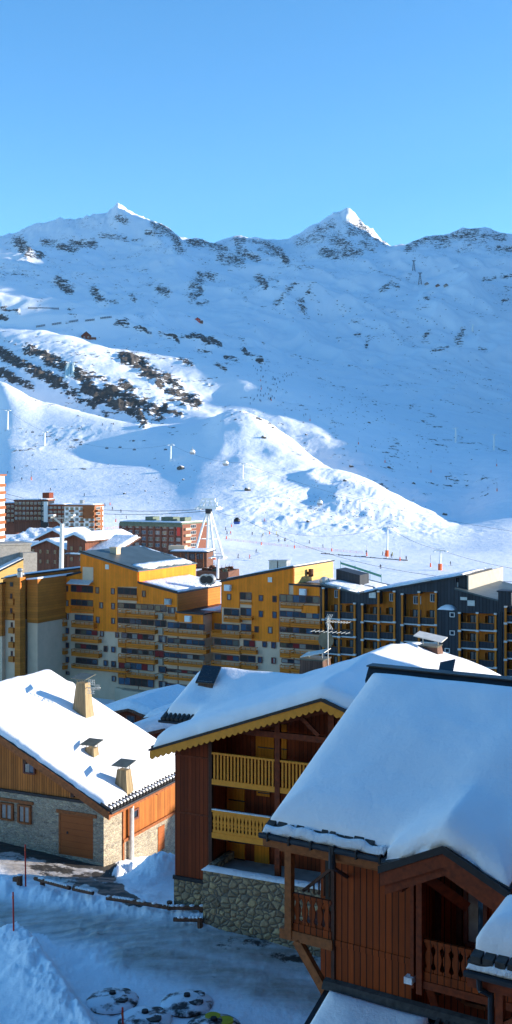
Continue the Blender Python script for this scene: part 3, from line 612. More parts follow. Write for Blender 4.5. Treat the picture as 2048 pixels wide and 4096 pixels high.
def window(root, fr, u0, u1, z0, z1, v, frame='frame_red', pane='glass', mull=1, th=.09, dep=.10, curtain=None, side=False, name='window'):
    """frame with mullions and a pane behind it on the wall plane at v (facing -v)"""
    if u0 > u1: u0, u1 = u1, u0
    if z0 > z1: z0, z1 = z1, z0
    f = MB()
    f.box(fr, u0-.02, u0+th, v-dep, v, z0, z1); f.box(fr, u1-th, u1+.02, v-dep, v, z0, z1)
    f.box(fr, u0+th, u1-th, v-dep, v, z1-th, z1); f.box(fr, u0+th, u1-th, v-dep-.03, v, z0-.03, z0+th*.8)
    for k in range(mull):
        c = u0+(u1-u0)*(k+1)/(mull+1); f.box(fr, c-th*.4, c+th*.4, v-dep*.8, v, z0+th*.8, z1-th)
    o = f.build(name, frame, root)
    MB().box(fr, u0+th, u1-th, v-dep*.35, v-.005, z0+th*.8, z1-th).build('pane', pane, o)
    if curtain:
        cu = MB(); w = (u1-u0)
        for a, b in curtain: cu.box(fr, u0+a*w, u0+b*w, v-dep*.5, v-dep*.36, z0+th*.8, z1-th)
        cu.build('curtain', 'curtain', o)
    return o
FA = Fr(-9.65, 74, 25)
def bA(u, v): return -22.15+.466*np.minimum(-u, 26.4+u)
A = thing('stone_chalet', 'chalet with a thick sunlit snow roof, orange boarding and stone ground floor with garage door', 'chalet', FA.w(-8, 6, -26))
deck = solid('roof', 'metal_dark', A, FA, [(-26.4, -13.2, 0, 12.4), (-13.2, 0, 0, 12.4)], 1.1, lambda u, v, d: bA(u, v), cutlow(bA, -.14), smooth=False)
def sA(u, v, d):
    z = snowtop(bA, .48, .45, .10, .55, 5)(u, v, d)
    for (cu, cv) in ((-8.1, 8.4), (-4.4, 4.3), (-.95, 3.0)): z = z-.16*np.exp(-(((u-cu)**2+(v-cv)**2)/.9))
    return z
solid('snow_cover', 'snow', deck, FA, [(-26.3, -13.2, .06, 12.3), (-13.2, -.28, .06, 12.3)], .16, sA, cutlow(bA, .01), wob=.12)
t = MB()
for k in range(30):                      # tile noses showing along the lower eave
    v = .15+k*.42
    if v < 12.3: t.tube(FA.w(.07, v, -22.12), FA.w(-.75, v, -21.74), .10, .10, n=7)
t.build('eave_tiles', 'tile_dark', deck)
sn = MB()
for k in range(29):
    v = .36+k*.42
    if v < 12.2: sn.ball(FA.w(-.17, v, -22.0), .17, .15, .11, 7, 5)
sn.build('eave_snow', 'snow_rough', deck, True)
g = MB(); g.tube(FA.w(.13, 0, -22.26), FA.w(.13, 12.4, -22.26), .085, n=8); g.build('gutter', 'metal_dark', deck)
fb = MB()
fb.prism(FA, [(0, -22.18), (0, -22.62), (-13.2, -16.45), (-13.2, -16.0)], -.04, .10)
fb.prism(FA, [(-26.4, -22.18), (-26.4, -22.62), (-13.2, -16.45), (-13.2, -16.0)], -.04, .10)
fb.prism(FA, [(-.1, -22.45), (-.1, -22.75), (-13.2, -16.6), (-13.2, -16.3)], .10, .30)
fb.box(FA, -.22, -.05, .1, 12.3, -22.62, -22.3)
for v in (3.0, 6.5, 10): fb.box(FA, -1.0, -.1, v, v+.18, -22.75, -22.45)
fb.build('bargeboard', 'beam_orange', deck)
# purlin ends under the rake
for u in (-3.0, -6.9, -10.6): z = -22.15-.466*u; MB().box(FA, u-.14, u+.14, .1, .9, z-.85, z-.55).build('purlin', 'beam_dark', A)
UM, VM = -.88, .70
zs = -22.02
wl = MB(); wl.prism(FA, [(UM, -29), (UM, -25.08), (UM-.0, zs), (-25.5, zs), (-25.5, -29)], VM, VM+2.3)
wl.box(FA, UM-2, UM, VM+2.3, 11.2, -29, -25.08); wl.build('stone_wall', 'stone_left', A)
ww = MB(); ww.prism(FA, [(UM-.05, zs+.003), (-13.2, -16.5), (-25.5, zs-.0+.003)], VM+.12, VM+2.2)
ww.box(FA, UM-2, UM-.02, VM+2.3, 11.2, -25.05, -22.2); ww.build('wood_wall', 'chalet_orange', A)
bl = MB(); bl.box(FA, -25.5, UM-.9, VM-.06, VM+.11, zs-.06, zs+.12); bl.build('ledge', 'metal_dark', A)
b2_ = MB(); b2_.box(FA, UM-.05, UM+.14, VM+2.32, 11.2, -25.2, -25.0); b2_.box(FA, UM-.03, UM+.08, VM+2.31, VM+2.5, -26.6, -22.4); b2_.build('beam', 'beam_orange', A)
# garage
(u0, z1), (u1, z0) = FA.at(243, 3252, VM), FA.at(372, 3393, VM)
z0 = -25.75
gf = MB(); gf.box(FA, u0-.35, u1+.30, VM-.05, VM+.25, z1, z1+.24); gf.box(FA, u0-.16, u0, VM-.03, VM+.25, z0, z1); gf.build('garage_frame', 'beam_orange', A)
gd = MB().box(FA, u0, u1, VM-.012, VM+.05, z0, z1).build('garage_door', 'garage_boards', A)
MB().box(FA, u0+.5, u0+.62, VM-.06, VM-.012, -24.3, -24.15).build('handle', 'metal_dark', gd)
for (x0, y0, x1, y1) in ((4, 3206, 55, 3282), (75, 3214, 126, 3296)):
    (a, zt), (b, zb) = FA.at(x0, y0, VM), FA.at(x1, y1, VM)
    window(A, FA, a, b, zb, zt, VM+.0, 'beam_orange', 'glass_lit', 1, .13, .16, [(.15, .42), (.55, .85)])
ln = MB(); a, zt = FA.at(2, 3192, VM); b, _ = FA.at(134, 3204, VM); ln.box(FA, a-.4, b, VM-.1, VM, zt-.14, zt+.07); ln.build('lintel', 'beam_orange', A)
(a, zt), (b, zb) = FA.at(93, 3045, VM), FA.at(138, 3098, VM)
window(A, FA, a, b, zb, zt, VM+.10, 'frame_red', 'glass_blue', 0, .09, .12, [(.15, .5)])
# right-hand wall: window, opening, downpipe
FAs = Fr(*FA.w(UM, 0, 0)[:2], 25-90)        # faces along +u
def s_at(px, py):
    v, z = FA.side(px, py, UM); return v, z
def swin(px0, py0, px1, py1, **k):
    v0, z0 = s_at(px0, py0); v1, z1 = s_at(px1, py1); return window(A, FAs, v0, v1, min(z0, z1), max(z0, z1), 0, **k)
swin(524, 3243, 551, 3268, frame='frame_red', pane='glass', mull=0, th=.12)
v0, za = s_at(631, 3318); v1, zb = s_at(656, 3300)
d_ = MB(); d_.box(FAs, v0, v1, -.05, .0, -27.3, -25.55); dd = d_.build('side_door', 'garage_boards', A)
dp = MB(); p = s_at(514, 3250)[0]; dp.tube(FA.w(UM+.25, p, -29), FA.w(UM+.25, p, -22.5), .17, n=10); dp.build('downpipe', 'metal_light', A)
# chimneys
def chim_a(u, v, zb, zt, w0, w1, caph, over):
    z = float(bA(u, v)); c = MB(); c.frustum(FA, u, v, z-.2, zt, w0, w0*.85, w1, w1*.85); o = c.build('chimney', 'chimney_boards', A)
    m = MB(); cap4(m, FA, u, v, zt, w1/2, caph, .10, over); m.build('chimney_cap', 'cap_metal', o)
    return o
u_, z_ = FA.at(330, 2830, 8.6); 
big = chim_a(-8.0, 8.9, 0, -15.75, 1.35, .8, .42, .28)
q = MB(); c0 = FA.w(-7.4, 8.6, -15.9)      # panel aerial bolted to the tall chimney
q.tube(FA.w(-7.7, 8.8, -16.1), FA.w(-6.2, 8.5, -15.95), .03, n=5)
for s_ in (-1, 1):
    for k in range(4): q.beam(FA.w(-7.3+.16*k, 8.6, -15.95+s_*.12), FA.w(-7.3+.16*k+s_*.06, 8.55, -15.95+s_*.55), .03, .03)
    for k in range(3): q.beam(FA.w(-7.3, 8.58, -15.95+s_*(.15+.18*k)), FA.w(-6.75, 8.58, -15.95+s_*(.15+.18*k)), .025, .025)
for k in range(5): q.beam(FA.w(-6.65+.1*k, 8.5, -16.15), FA.w(-6.65+.1*k, 8.5, -15.72), .02, .02)
q.build('antenna', 'metal_light', big)
chim_a(-4.35, 4.55, 0, -19.35, .85, .7, .34, .26)
m2 = chim_a(-.95, 3.35, 0, -20.25, 1.1, .72, .40, .26)
c = MB(); c.tube(FA.w(-12.6, 4.0, -16.4), FA.w(-12.6, 4.0, -15.85), .09); c.tube(FA.w(-12.6, 4.0, -15.85), FA.w(-12.35, 4.0, -15.85), .07); c.build('vent_pipe', 'metal_dark', A)
# corrugated stair cover against the right wall
sc_ = thing('stair_cover', 'grey corrugated metal cover sloping down beside the stone chalet wall', 'stair cover', FA.w(1.4, 5.6, -27.2))
s1 = MB()
for k in range(17):
    v = 3.6+k*.32; s1.prism(Fr(*FA.w(0, 0, 0)[:2], 25), [(UM+.1, -26.75-.05*k), (UM+.1, -26.83-.05*k), (UM+1.9, -27.53-.05*k), (UM+1.9, -27.45-.05*k)], v, v+.15)
s1.prism(FA, [(UM+.1, -27.62), (UM+.1, -27.9), (UM+1.9, -28.5), (UM+1.9, -28.2)], 3.6, 9.0)
s1.build('cover_sheet', 'corrugated_grey', sc_)
MB().box(FA, UM+1.92, UM+2.05, 3.6, 9.0, -29.3, -28.2).build('side_rail', 'dirty_timber', sc_)

# ============================================================ MIDDLE CHALET (yellow balconies)
FB = Fr(2.75, 47.26, 25)
def bB(u, v):
    main = -9.40-.356*np.abs(u)
    wing = -10.55-.40*np.abs(v-7.2)
    wing = np.where(u < 0, wing, -99)
    k = .35; h = np.clip(.5+.5*(main-wing)/k, 0, 1)
    return np.where(wing < -50, main, wing*(1-h)+main*h+k*h*(1-h))
B = thing('balcony_chalet', 'brown boarded chalet with yellow balconies and shutters under a shaded snow roof', 'chalet', FB.w(-2, 6, -19))
RB = [(-8.3, 4.9, 0, 14.5), (-10.0, -8.3, 3.9, 10.4)]
deckB = solid('roof', 'metal_dark', B, FB, RB, .9, lambda u, v, d: bB(u, v), cutlow(bB, -.13), smooth=False)
def sB(u, v, d):
    z = snowtop(bB, .80, .60, .14, .35, 8)(u, v, d)
    z = z-.12*np.exp(-((u+5.2)**2+(v-9)**2)/6)+.30*np.exp(-((u-.8)**2+(v-9)**2)/14)
    z = z-.25*np.exp(-((u+8.1)**2+(v-5.3)**2)/.5)
    return z
solid('snow_cover', 'snow', deckB, FB, [(-8.22, 4.85, .05, 14.4), (-9.85, -8.22, 4.1, 10.3)], .17, sB, cutlow(bB, .01), wob=.10, seed=6)
t = MB()
for k in range(8): u = -9.8+k*.24; t.tube(FB.w(u, 3.78, -11.87), FB.w(u, 4.5, -11.60), .10, .10, n=7)
for k in range(9): v = .25+k*.42; t.tube(FB.w(-8.36, v, -12.36), FB.w(-7.8, v, -12.15), .09, .09, n=7)
t.build('eave_tiles', 'tile_dark', deckB)
g = MB(); g.tube(FB.w(-10.05, 3.8, -12.02), FB.w(-8.35, 3.8, -12.02), .07); g.build('gutter', 'metal_dark', deckB)
# scalloped yellow rake boards
def scallop(mb, fr, ua, za, ub, zb, h, v0, v1, n):
    top = [(ua, za), (ub, zb)]; bot = []
    for k in range(n*4+1):
        t = k/(n*4); q = abs(math.sin(t*n*math.pi)); bot.append((ub+(ua-ub)*t, zb+(za-zb)*t-h*(.72+.28*q)))
    mb.prism(fr, top+bot, v0, v1)
ra = MB(); zL = -9.40-.356*8.3-.10
scallop(ra, FB, -8.3, zL, 0, -9.5, .40, -.05, .04, 30); scallop(ra, FB, 4.9, -9.4-.356*4.9-.10, 0, -9.5, .40, -.05, .04, 18)
ra.build('bargeboard', 'paint_yellow', deckB)
ra = MB(); ra.prism(FB, [(-8.35, zL+.10), (-8.35, zL-.0), (0, -9.50), (0, -9.36)], -.09, -.055); ra.prism(FB, [(4.95, zL+1.3), (4.95, zL+1.2), (0, -9.50), (0, -9.36)], -.09, -.055)
ra.build('rake_flashing', 'metal_dark', deckB)
ca = FB.at(1338, 0, 0)
fs = MB(); fs.prism(FB, [(0, -9.55), (4.9, -11.3), (4.9, -11.7), (0, -9.95)], 14.35, 14.5); fs.build('rear_bargeboard', 'paint_yellow', deckB)
VF = 1.0; VR = 2.6
uL = -7.58; uP = FB.at(838, 3000, VF)[0]; uQ = FB.at(1101, 3000, VF)[0]; uR = 3.9
zr = lambda u: -9.40-.356*abs(u)-.2
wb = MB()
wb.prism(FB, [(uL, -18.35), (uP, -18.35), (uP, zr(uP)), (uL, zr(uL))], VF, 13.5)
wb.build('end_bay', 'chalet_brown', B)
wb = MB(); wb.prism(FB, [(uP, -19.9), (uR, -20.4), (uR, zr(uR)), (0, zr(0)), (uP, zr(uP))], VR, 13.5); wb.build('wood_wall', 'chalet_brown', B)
for z in (-12.75, -15.35): MB().box(FB, uL, uP, VF-.03, VF, z-.05, z+.03).build('trim', 'beam_brown', B)
st = MB(); st.box(FB, uL-.05, uP, VF-.02, 13.5, -22.5, -18.38); st.build('stone_base', 'stone_mid', B)
bd = MB(); bd.box(FB, uL-.07, uP+.03, VF-.10, VF-.02, -18.42, -18.25); bd.build('base_ledge', 'metal_dark', B)
# posts, floor beams, truss
po = MB(); po.box(FB, uP-.03, uP+.14, VF-.06, VF+.10, -18.0, zr(uP)-.05); po.build('post', 'beam_dark', B)
po = MB(); po.box(FB, uQ, uQ+.24, VF-.08, VF+.12, -17.9, zr(uQ)+.0); po.build('post', 'beam_brown', B)
a = FB.at(950, 2918, VF)
tr = MB()
zt_ = FB.at(960, 2920, VF)[1]
tr.box(FB, a[0]-.6, 3.6, VF-.10, VF+.08, zt_-.16, zt_+.10)
k1 = FB.at(955, 2925, VF); k2 = (0.05, zr(0)-.38)
tr.beam(FB.w(k1[0], VF-.14, k1[1]), FB.w(k2[0], VF-.14, k2[1]), .16, .26)
tr.beam(FB.w(3.6, VF-.14, zr(3.6)-.35), FB.w(k2[0], VF-.14, k2[1]), .16, .26)
tr.box(FB, -.05, .22, VF-.12, VF+.08, zt_+.1, zr(0)-.1)
b1 = FB.at(1215, 2868, VF); b2_ = FB.at(1282, 2938, VF)
tr.beam(FB.w(b1[0], VF-.2, b1[1]), FB.w(b2_[0], VF-.2, b2_[1]), .12, .18)
tr.beam(FB.w(uL-.1, VF-.5, zr(uL)-.0), FB.w(a[0]-.2, VF-.2, zt_), .14, .22)
for u in (-6.8, -3.6, -.6): tr.box(FB, u-.1, u+.1, .05, VF, zr(u)-.28, zr(u)-.08)
tr.build('roof_truss', 'beam_brown', B)
# balconies
def balus(mb, fr, u0, u1, v, z0, z1, kind, step):
    n = max(1, int(round((u1-u0)/step)))
    for k in range(n):
        c = u0+(k+.5)*(u1-u0)/n
        if kind == 'bar': mb.box(fr, c-step*.26, c+step*.26, v, v+.05, z0, z1)
        else:            # shaped board: waist and shoulders, slots between
            h = z1-z0; w = step/2
            pr = [(0, .97), (.12, .97), (.16, .60), (.24, .52), (.34, .86), (.42, .60), (.52, .92), (.62, .66), (.70, .50), (.84, .84), (.90, .97), (1, .97)]
            if kind == 'vase': pr = [(0, .95), (.10, .95), (.13, .55), (.2, .45), (.36, .78), (.55, .88), (.72, .52), (.8, .42), (.86, .7), (.92, .95), (1, .95)]
            mb.prism(fr, [(c-w*r, z0+h*t) for t, r in pr]+[(c+w*r, z0+h*t) for t, r in pr[::-1]], v, v+.045)
def balcony(root, fr, u0, u1, v0, v1, zt, zb, mat, kind, step, beam='beam_dark', side=True, frail=None, snow=False):
    o = MB().box(fr, u0, u1, v0+.08, v1, zb-.20, zb-.02).build('balcony', beam, root)
    r = MB(); balus(r, fr, u0+.03, u1-.03, v0+.02, zb+.10, zt-.09, kind, step)
    r.box(fr, u0, u1, v0-.02, v0+.09, zt-.09, zt); r.box(fr, u0, u1, v0-.01, v0+.075, zb-.14, zb+.10)
    r.build('railing', mat, o)
    return o
ze = lambda px, py: FB.at(px, py, VF)[1]
zA1, zA0 = ze(840, 3006), ze(840, 3122); zB1, zB0 = ze(844, 3237), ze(844, 3336)
balcony(B, FB, uP+.14, uQ, VF-.05, VR, zA1, zA0, 'paint_yellow', 'bar', .165)
o = balcony(B, FB, uP+.14, uQ+.3, VF-.05, VR, zB1, zB0, 'paint_yellow', 'shaped', .18)
q_ = MB(); q_.box(FB, uP+.14, uQ+.3, VF-.07, VF+.05, zB1+.003, zB1+.05); q_.build('snow_strip', 'snow_rough', o)
balcony(B, FB, uQ+.24, uR, VF-.05, VR, zA1, zA0, 'paint_yellow', 'bar', .165)
zC = ze(1240, 2960)
balcony(B, FB, 1.0, 3.4, VF-.03, VR, zt_-.1+.0, zt_-1.0, 'paint_yellow', 'bar', .165)
# yellow doors and shutters on the recessed wall
def shut(x0, y0, x1, y1, name, hz, label=None):
    a, zt = FB.at(x0, y0, VR); b, zb = FB.at(x1, y1, VR)
    o = MB().box(FB, a, b, VR-.06, VR, zb, zt).build(name, 'shutter_yellow', B)
    for f in hz: z = zb+(zt-zb)*f; MB().box(FB, a+.12*(b-a), b+.03, VR-.085, VR-.06, z-.025, z+.025).build('hinge', 'metal_dark', o)
    return o
shut(1025, 2935, 1097, 3035, 'shutter', (.45,)); shut(1122, 2895, 1148, 3035, 'shutter', (.28,))
shut(909, 3120, 979, 3245, 'balcony_door', (.35, .9)); shut(1028, 3128, 1080, 3187, 'shutter', (.25,))
shut(907, 3352, 980, 3500, 'balcony_door', (.45, .93)); shut(1020, 3366, 1078, 3468, 'shutter', (.1,))
# chimneys on the middle chalet
def chim_b(u, v, z1, w0, w1, kind, cap='solar_black'):
    z = float(bB(np.array([u]), np.array([v]))[0]); c = MB(); c.frustum(FB, u, v, z, z1, w0, w0*.9, w1, w1*.9); o = c.build('chimney', 'chimney_dark', B)
    m = MB(); m.frustum(FB, u, v, z1, z1+.08, w1*1.05, w1*.95, w1*1.1, w1); 
    return o, m
u_, z_ = FB.at(830, 2720, 6.1); o, m = chim_b(u_+.05, 6.1, FB.at(830, 2726, 6.1)[1], 1.15, .72, 0); m.build('chimney_collar', 'metal_grey', o)
m = MB(); uc, zc = FB.at(834, 2702, 6.1)
def plate(mb, fr, u, v, z, hw, hd, tu, tv, th=.07):
    cs = [(-1,-1),(1,-1),(1,1),(-1,1)]
    mb.add([fr.w(u+i*hw, v+j*hd, z+i*tu+j*tv) for i, j in cs]+[fr.w(u+i*hw, v+j*hd, z+i*tu+j*tv+th) for i, j in cs],
           [(3,2,1,0),(4,5,6,7),(0,1,5,4),(1,2,6,5),(2,3,7,6),(3,0,4,7)])
plate(m, FB, uc, 6.1, zc, .52, .42, .0, .36); m.build('chimney_cap', 'solar_black', o)
m = MB(); m.box(FB, uc-.3, uc+.3, 5.95, 6.2, zc-.28, zc-.05); m.build('cap_bracket', 'metal_dark', o)
ub, zb_ = FB.at(1722, 2580, 12.6); o, m = chim_b(ub, 12.6, FB.at(1722, 2585, 12.6)[1], 1.25, .95, 0); m.build('chimney_collar', 'cap_metal', o)
m = MB(); plate(m, FB, ub, 12.6, FB.at(1722, 2549, 12.6)[1], .75, .55, -.12, .05, .05)
for i in (-.4, .4): m.tube(FB.w(ub+i, 12.6, FB.at(1722, 2583, 12.6)[1]), FB.w(ub+i, 12.6, FB.at(1722, 2550, 12.6)[1]), .03, n=5)
m.build('chimney_cap', 'metal_light', o)
ud, zd = FB.at(1262, 2640, 14.1); o, m = chim_b(ud, 14.1, FB.at(1262, 2636, 14.1)[1], 1.5, 1.3, 0); m.build('chimney_collar', 'cap_metal', o)
m = MB(); plate(m, FB, ud, 14.1, FB.at(1250, 2612, 14.1)[1], .72, .5, .17, .05, .05)
for i in (-.4, .4): m.tube(FB.w(ud+i, 14.1, FB.at(1262, 2636, 14.1)[1]), FB.w(ud+i, 14.1, FB.at(1262, 2608, 14.1)[1]), .03, n=5)
m.build('chimney_cap', 'metal_light', o)
# television aerial on a mast beside that chimney
an = MB(); ue, _ = FB.at(1312, 2600, 14.2); zt2 = FB.at(1312, 2466, 14.2)[1]; zb2 = FB.at(1312, 2660, 14.2)[1]-.8
an.tube(FB.w(ue, 14.2, zb2), FB.w(ue, 14.2, zt2), .03, n=6)
for (py, x0, x1, n) in ((2528, 1243, 1400, 9), (2486, 1308, 1400, 8)):
    a = FB.at(x0, py, 14.2)[0]; b = FB.at(x1, py, 14.2)[0]; z = FB.at(1312, py, 14.2)[1]
    an.beam(FB.w(a, 14.2, z), FB.w(b, 14.2, z), .022, .022)
    for k in range(n): c_ = a+(b-a)*(k+.5)/n; an.beam(FB.w(c_, 13.85, z), FB.w(c_, 14.55, z+.02), .013, .013)
for s_ in (-1, 1):
    for k in range(4): z = FB.at(1312, 2486, 14.2)[1]; an.beam(FB.w(ue-.1+.07*k, 14.1, z+s_*.05), FB.w(ue-.1+.1*k+.12, 14.1, z+s_*.42), .025, .025)
an.build('antenna', 'metal_light', B)
ds = MB(); ux, zx = FB.at(1315, 2560, 14.6); c0 = FB.w(ux-.15, 14.5, zx)
for k in range(5):
    r0, r1 = k*.13, (k+1)*.13
ds.tube(FB.w(ux-.15, 14.55, zx), FB.w(ux-.15, 14.62, zx), .46, .40, n=20); ds.build('satellite_dish', 'cap_metal', B)
# stone terrace wall in front
tw = thing('terrace_wall', 'rubble stone retaining wall with snow on its coping below the yellow balconies', 'stone wall', FB.w(-2, 0, -19.5))
a0 = FB.at(812, 3480, 0)[0]; zt3 = FB.at(812, 3480, 0)[1]
MB().box(FB, a0, 6.0, -.0, .45, -23, zt3).build('stone_face', 'stone_mid', tw)
solid('snow_coping', 'snow_rough', tw, FB, [(a0-.06, 6.0, -.06, .55)], .12, lambda u, v, d: zt3+.02+.12*np.sqrt(np.clip(d/.25, 0, 1))+.02*fbm(u*3, v*3, 2), lambda u, v: zt3+0*u)
MB().box(FB, a0, 6.0, .45, VR, zt3-.6, zt3-.25).build('terrace_slab', 'concrete', tw)
MB().box(FB, a0, a0+.3, .46, VR, zt3-.2, zt3+.1).build('side_wall', 'stone_mid', tw)

# ============================================================ NEAR CHALET (big blue-white snow roof)
FC = Fr(.21, 33, 32)
def bC(u, v):
    main = -10.45+.475*np.minimum(v, 14.5-v)
    por = -9.75-.466*np.abs(u-5.84); k = .5
    por = np.where(v < 3.2, por, -99); h = np.clip(.5+.5*(main-por)/k, 0, 1)
    return np.where(por < -50, main, por*(1-h)+main*h+k*h*(1-h))
Cn = thing('near_chalet', 'large brown foreground chalet with deep unbroken snow roof and a small porch gable', 'chalet', FC.w(6, 5, -16))
RC = [(0, 15, 0, 14.4), (4.02, 7.66, -.48, 0)]
deckC = solid('roof', 'metal_dark', Cn, FC, RC, .6, lambda u, v, d: bC(u, v), cutlow(bC, -.12), smooth=False)
def sC(u, v, d):
    z = snowtop(bC, .95, 1.0, .11, .45, 12, var=.16)(u, v, d)
    z = z+.25*np.exp(-((u-5.84)**2)/1.2-((v-.8)**2)/5)
    e = np.exp(-((v-7.25)/.28)**2)
    return z-e*.0
solid('snow_cover', 'snow', deckC, FC, [(.06, 14.9, .05, 7.0), (4.06, 7.62, -.44, .05)], .11, sC, cutlow(bC, .01), wob=.13, seed=14)
solid('rear_snow_cover', 'snow', deckC, FC, [(.06, 14.9, 7.5, 14.3)], .4, snowtop(bC, .6, .6, .07, .4, 12), cutlow(bC, .01), wob=.1, seed=15)
rc = MB(); zr_ = -10.45+.475*7.25
rc.prismv(FC, [(6.92, zr_-.10), (7.2, zr_+.34), (7.5, zr_+.34), (7.55, zr_+.0), (6.95, zr_-.2)], -.12, 15)
rc.prismv(FC, [(7.10, zr_+.345), (7.10, zr_+.39), (7.60, zr_+.40), (7.60, zr_+.345)], -.16, 15)
rc.build('ridge_cap', 'metal_dark', deckC)
# double row of stepped tile ends with a lip of snow below
t = MB(); k = 0
tu = .1
while tu < 3.95:
    t.tube(FC.w(tu, -.02, -10.42), FC.w(tu, .6, -10.12), .11, .11, n=8); tu += .25
t.build('eave_tiles', 'tile_dark', deckC)
tb = MB(); rr_ = random.Random(5); tu = .12
while tu < 3.6:
    wd = rr_.uniform(.14, .30); hh = rr_.uniform(.0, .06)
    tb.prismv(FC, [(.02, -10.28), (.02, -10.28+hh), (.34, -10.02+hh), (.34, -10.25)], tu, tu+wd); tu += wd+rr_.uniform(.02, .10)
tb.build('tile_edge', 'tile_dark', deckC)
def lipz(u, v): return -10.42+.475*(v+.1)
solid('eave_snow', 'snow_rough', deckC, FC, [(.02, 3.98, -.14, .10)], .06, lambda u, v, d: lipz(u, v)+.03+.15*np.sqrt(np.clip(d/.12, 0, 1))+.10*fbm(u*2.2, v*0, 2, 4), lambda u, v: lipz(u, v)-.02, wob=.05)
g = MB(); g.tube(FC.w(-.02, -.16, -10.52), FC.w(4.02, -.16, -10.55), .085, n=8)
for k in range(6): g.box(FC, .25+k*.72, .30+k*.72, -.26, -.06, -10.64, -10.40)
gp = FC.at(1332, 3420, -.1)
g.tube(FC.w(gp[0], -.16, -10.45), FC.w(gp[0], -.16, -11.05), .10, n=8); g.tube(FC.w(gp[0], -.16, -11.02), FC.w(gp[0]-.05, .85, -11.6), .06, n=8)
g.build('gutter', 'metal_dark', deckC)
f = MB(); f.box(FC, .0, 4.0, -.02, .12, -10.86, -10.50); f.prismv(FC, [(.0, -10.55), (.0, -10.85), (7.25, -7.42), (14.4, -10.85), (14.4, -10.55), (7.25, -7.1)], .0, .10)
f.box(FC, .25, 4.1, .5, .72, -11.12, -10.72)
f.build('fascia', 'beam_orange', deckC)
VW = .9
wall_u0 = FC.at(1335, 3600, VW)[0]; wall_u1 = FC.at(1648, 3700, VW)[0]
w1 = MB()
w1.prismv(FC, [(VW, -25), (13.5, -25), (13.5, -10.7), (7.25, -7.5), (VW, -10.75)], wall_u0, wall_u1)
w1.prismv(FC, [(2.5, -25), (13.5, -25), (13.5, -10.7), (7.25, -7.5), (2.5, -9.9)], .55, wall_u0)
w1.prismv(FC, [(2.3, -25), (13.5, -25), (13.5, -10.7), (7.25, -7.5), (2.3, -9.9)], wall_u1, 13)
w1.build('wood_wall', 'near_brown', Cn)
def zc(px, py): return FC.at(px, py, VW)[1]
bz = zc(1400, 3780)
for z0_, z1_, e_ in ((bz-.12, bz+.05, .035), (-11.1, -10.75, .06)): MB().box(FC, wall_u0, wall_u1, VW-e_, VW, z0_, z1_).build('trim', 'near_brown', Cn)
b_ = MB(); b_.box(FC, wall_u0-.06, wall_u0+.04, VW-.05, VW+.1, -16.5, -11.0); b_.build('corner_board', 'beam_dark', Cn)
# left loggia
pu = FC.at(1142, 3600, VW-.1)[0]
pp = MB(); pp.box(FC, pu, pu+.22, VW-.16, VW+.06, FC.at(1150, 3745, VW)[1], -10.85); pp.build('post', 'beam_orange', Cn)
zr1 = FC.at(1170, 3567, VW)[1]; zr0 = FC.at(1170, 3700, VW)[1]
balcony(Cn, FC, pu+.22, wall_u0-.05, VW-.06, 2.5, zr1, zr0, 'near_brown', 'vase', .235, 'beam_brown')
br = MB(); br.box(FC, pu-.2, wall_u0, VW-.12, VW+.1, zr0-.42, zr0-.12)
e0 = FC.at(1195, 3745, VW); e1 = FC.at(1325, 3945, VW)
br.beam(FC.w(pu+.35, VW-.02, zr0-.40), FC.w(wall_u0-.02, VW-.02, zr0-2.0), .2, .26)
br.build('bracket', 'beam_orange', Cn)
gl = MB(); gl.box(FC, .75, 1.15, 2.44, 2.5, zr0, -11.1); gl.build('loggia_door', 'interior_dark', Cn)
ra_ = MB(); ra_.beam(FC.w(pu+.35, VW+.35, zr1-.05), FC.w(wall_u0, VW+.02, zr1+1.0), .08, .09)
for k in range(7):
    tt = (k+.5)/7; ra_.box(FC, pu+.35+(wall_u0-pu-.35)*tt-.02, pu+.35+(wall_u0-pu-.35)*tt+.02, VW+.2, VW+.24, zr1, zr1+1.0*tt-.02)
ra_.build('stair_rail', 'beam_dark', Cn)
# porch gable
ap = (5.84, -9.75-.12)
pg = MB()
for s_ in (-1, 1):
    pg.prism(FC, [(ap[0], ap[1]-.06), (ap[0]+s_*1.82, ap[1]-.06-.85), (ap[0]+s_*1.82, ap[1]-.42-.85), (ap[0], ap[1]-.42)], -.50, -.40)
    pg.prism(FC, [(ap[0], ap[1]-.36), (ap[0]+s_*1.72, ap[1]-.36-.80), (ap[0]+s_*1.72, ap[1]-.70-.80), (ap[0], ap[1]-.66)], -.40, -.22)
pg.build('porch_bargeboard', 'beam_brown', Cn)
pg = MB()
for s_ in (-1, 1): pg.prism(FC, [(ap[0], ap[1]+.16), (ap[0]+s_*1.86, ap[1]+.16-.868), (ap[0]+s_*1.86, ap[1]-.04-.868), (ap[0], ap[1]-.04)], -.56, -.505)
pg.build('porch_flashing', 'metal_dark', Cn)
u2 = FC.at(1672, 3800, VW)[0]
pb = MB()
pb.box(FC, wall_u1, wall_u1+.10, VW-.12, VW+.1, zc(1650, 3945), -10.9); pb.build('post', 'beam_brown', Cn)
pb = MB(); pb.box(FC, wall_u1+.19, wall_u1+.36, VW-.16, VW+.08, zc(1665, 3965), -10.9); pb.build('post', 'beam_brown', Cn)
pb = MB(); pb.beam(FC.w(wall_u1+.15, VW-.3, -10.85), FC.w(wall_u1+1.25, VW+.9, -12.1), .22, .28)
pb.beam(FC.w(ap[0], -.2, ap[1]-.45), FC.w(ap[0], 2.3, ap[1]-.45), .22, .25); pb.beam(FC.w(ap[0]+1.55, -.2, ap[1]-1.35), FC.w(ap[0]+1.55, 2.3, ap[1]-1.35), .2, .3)
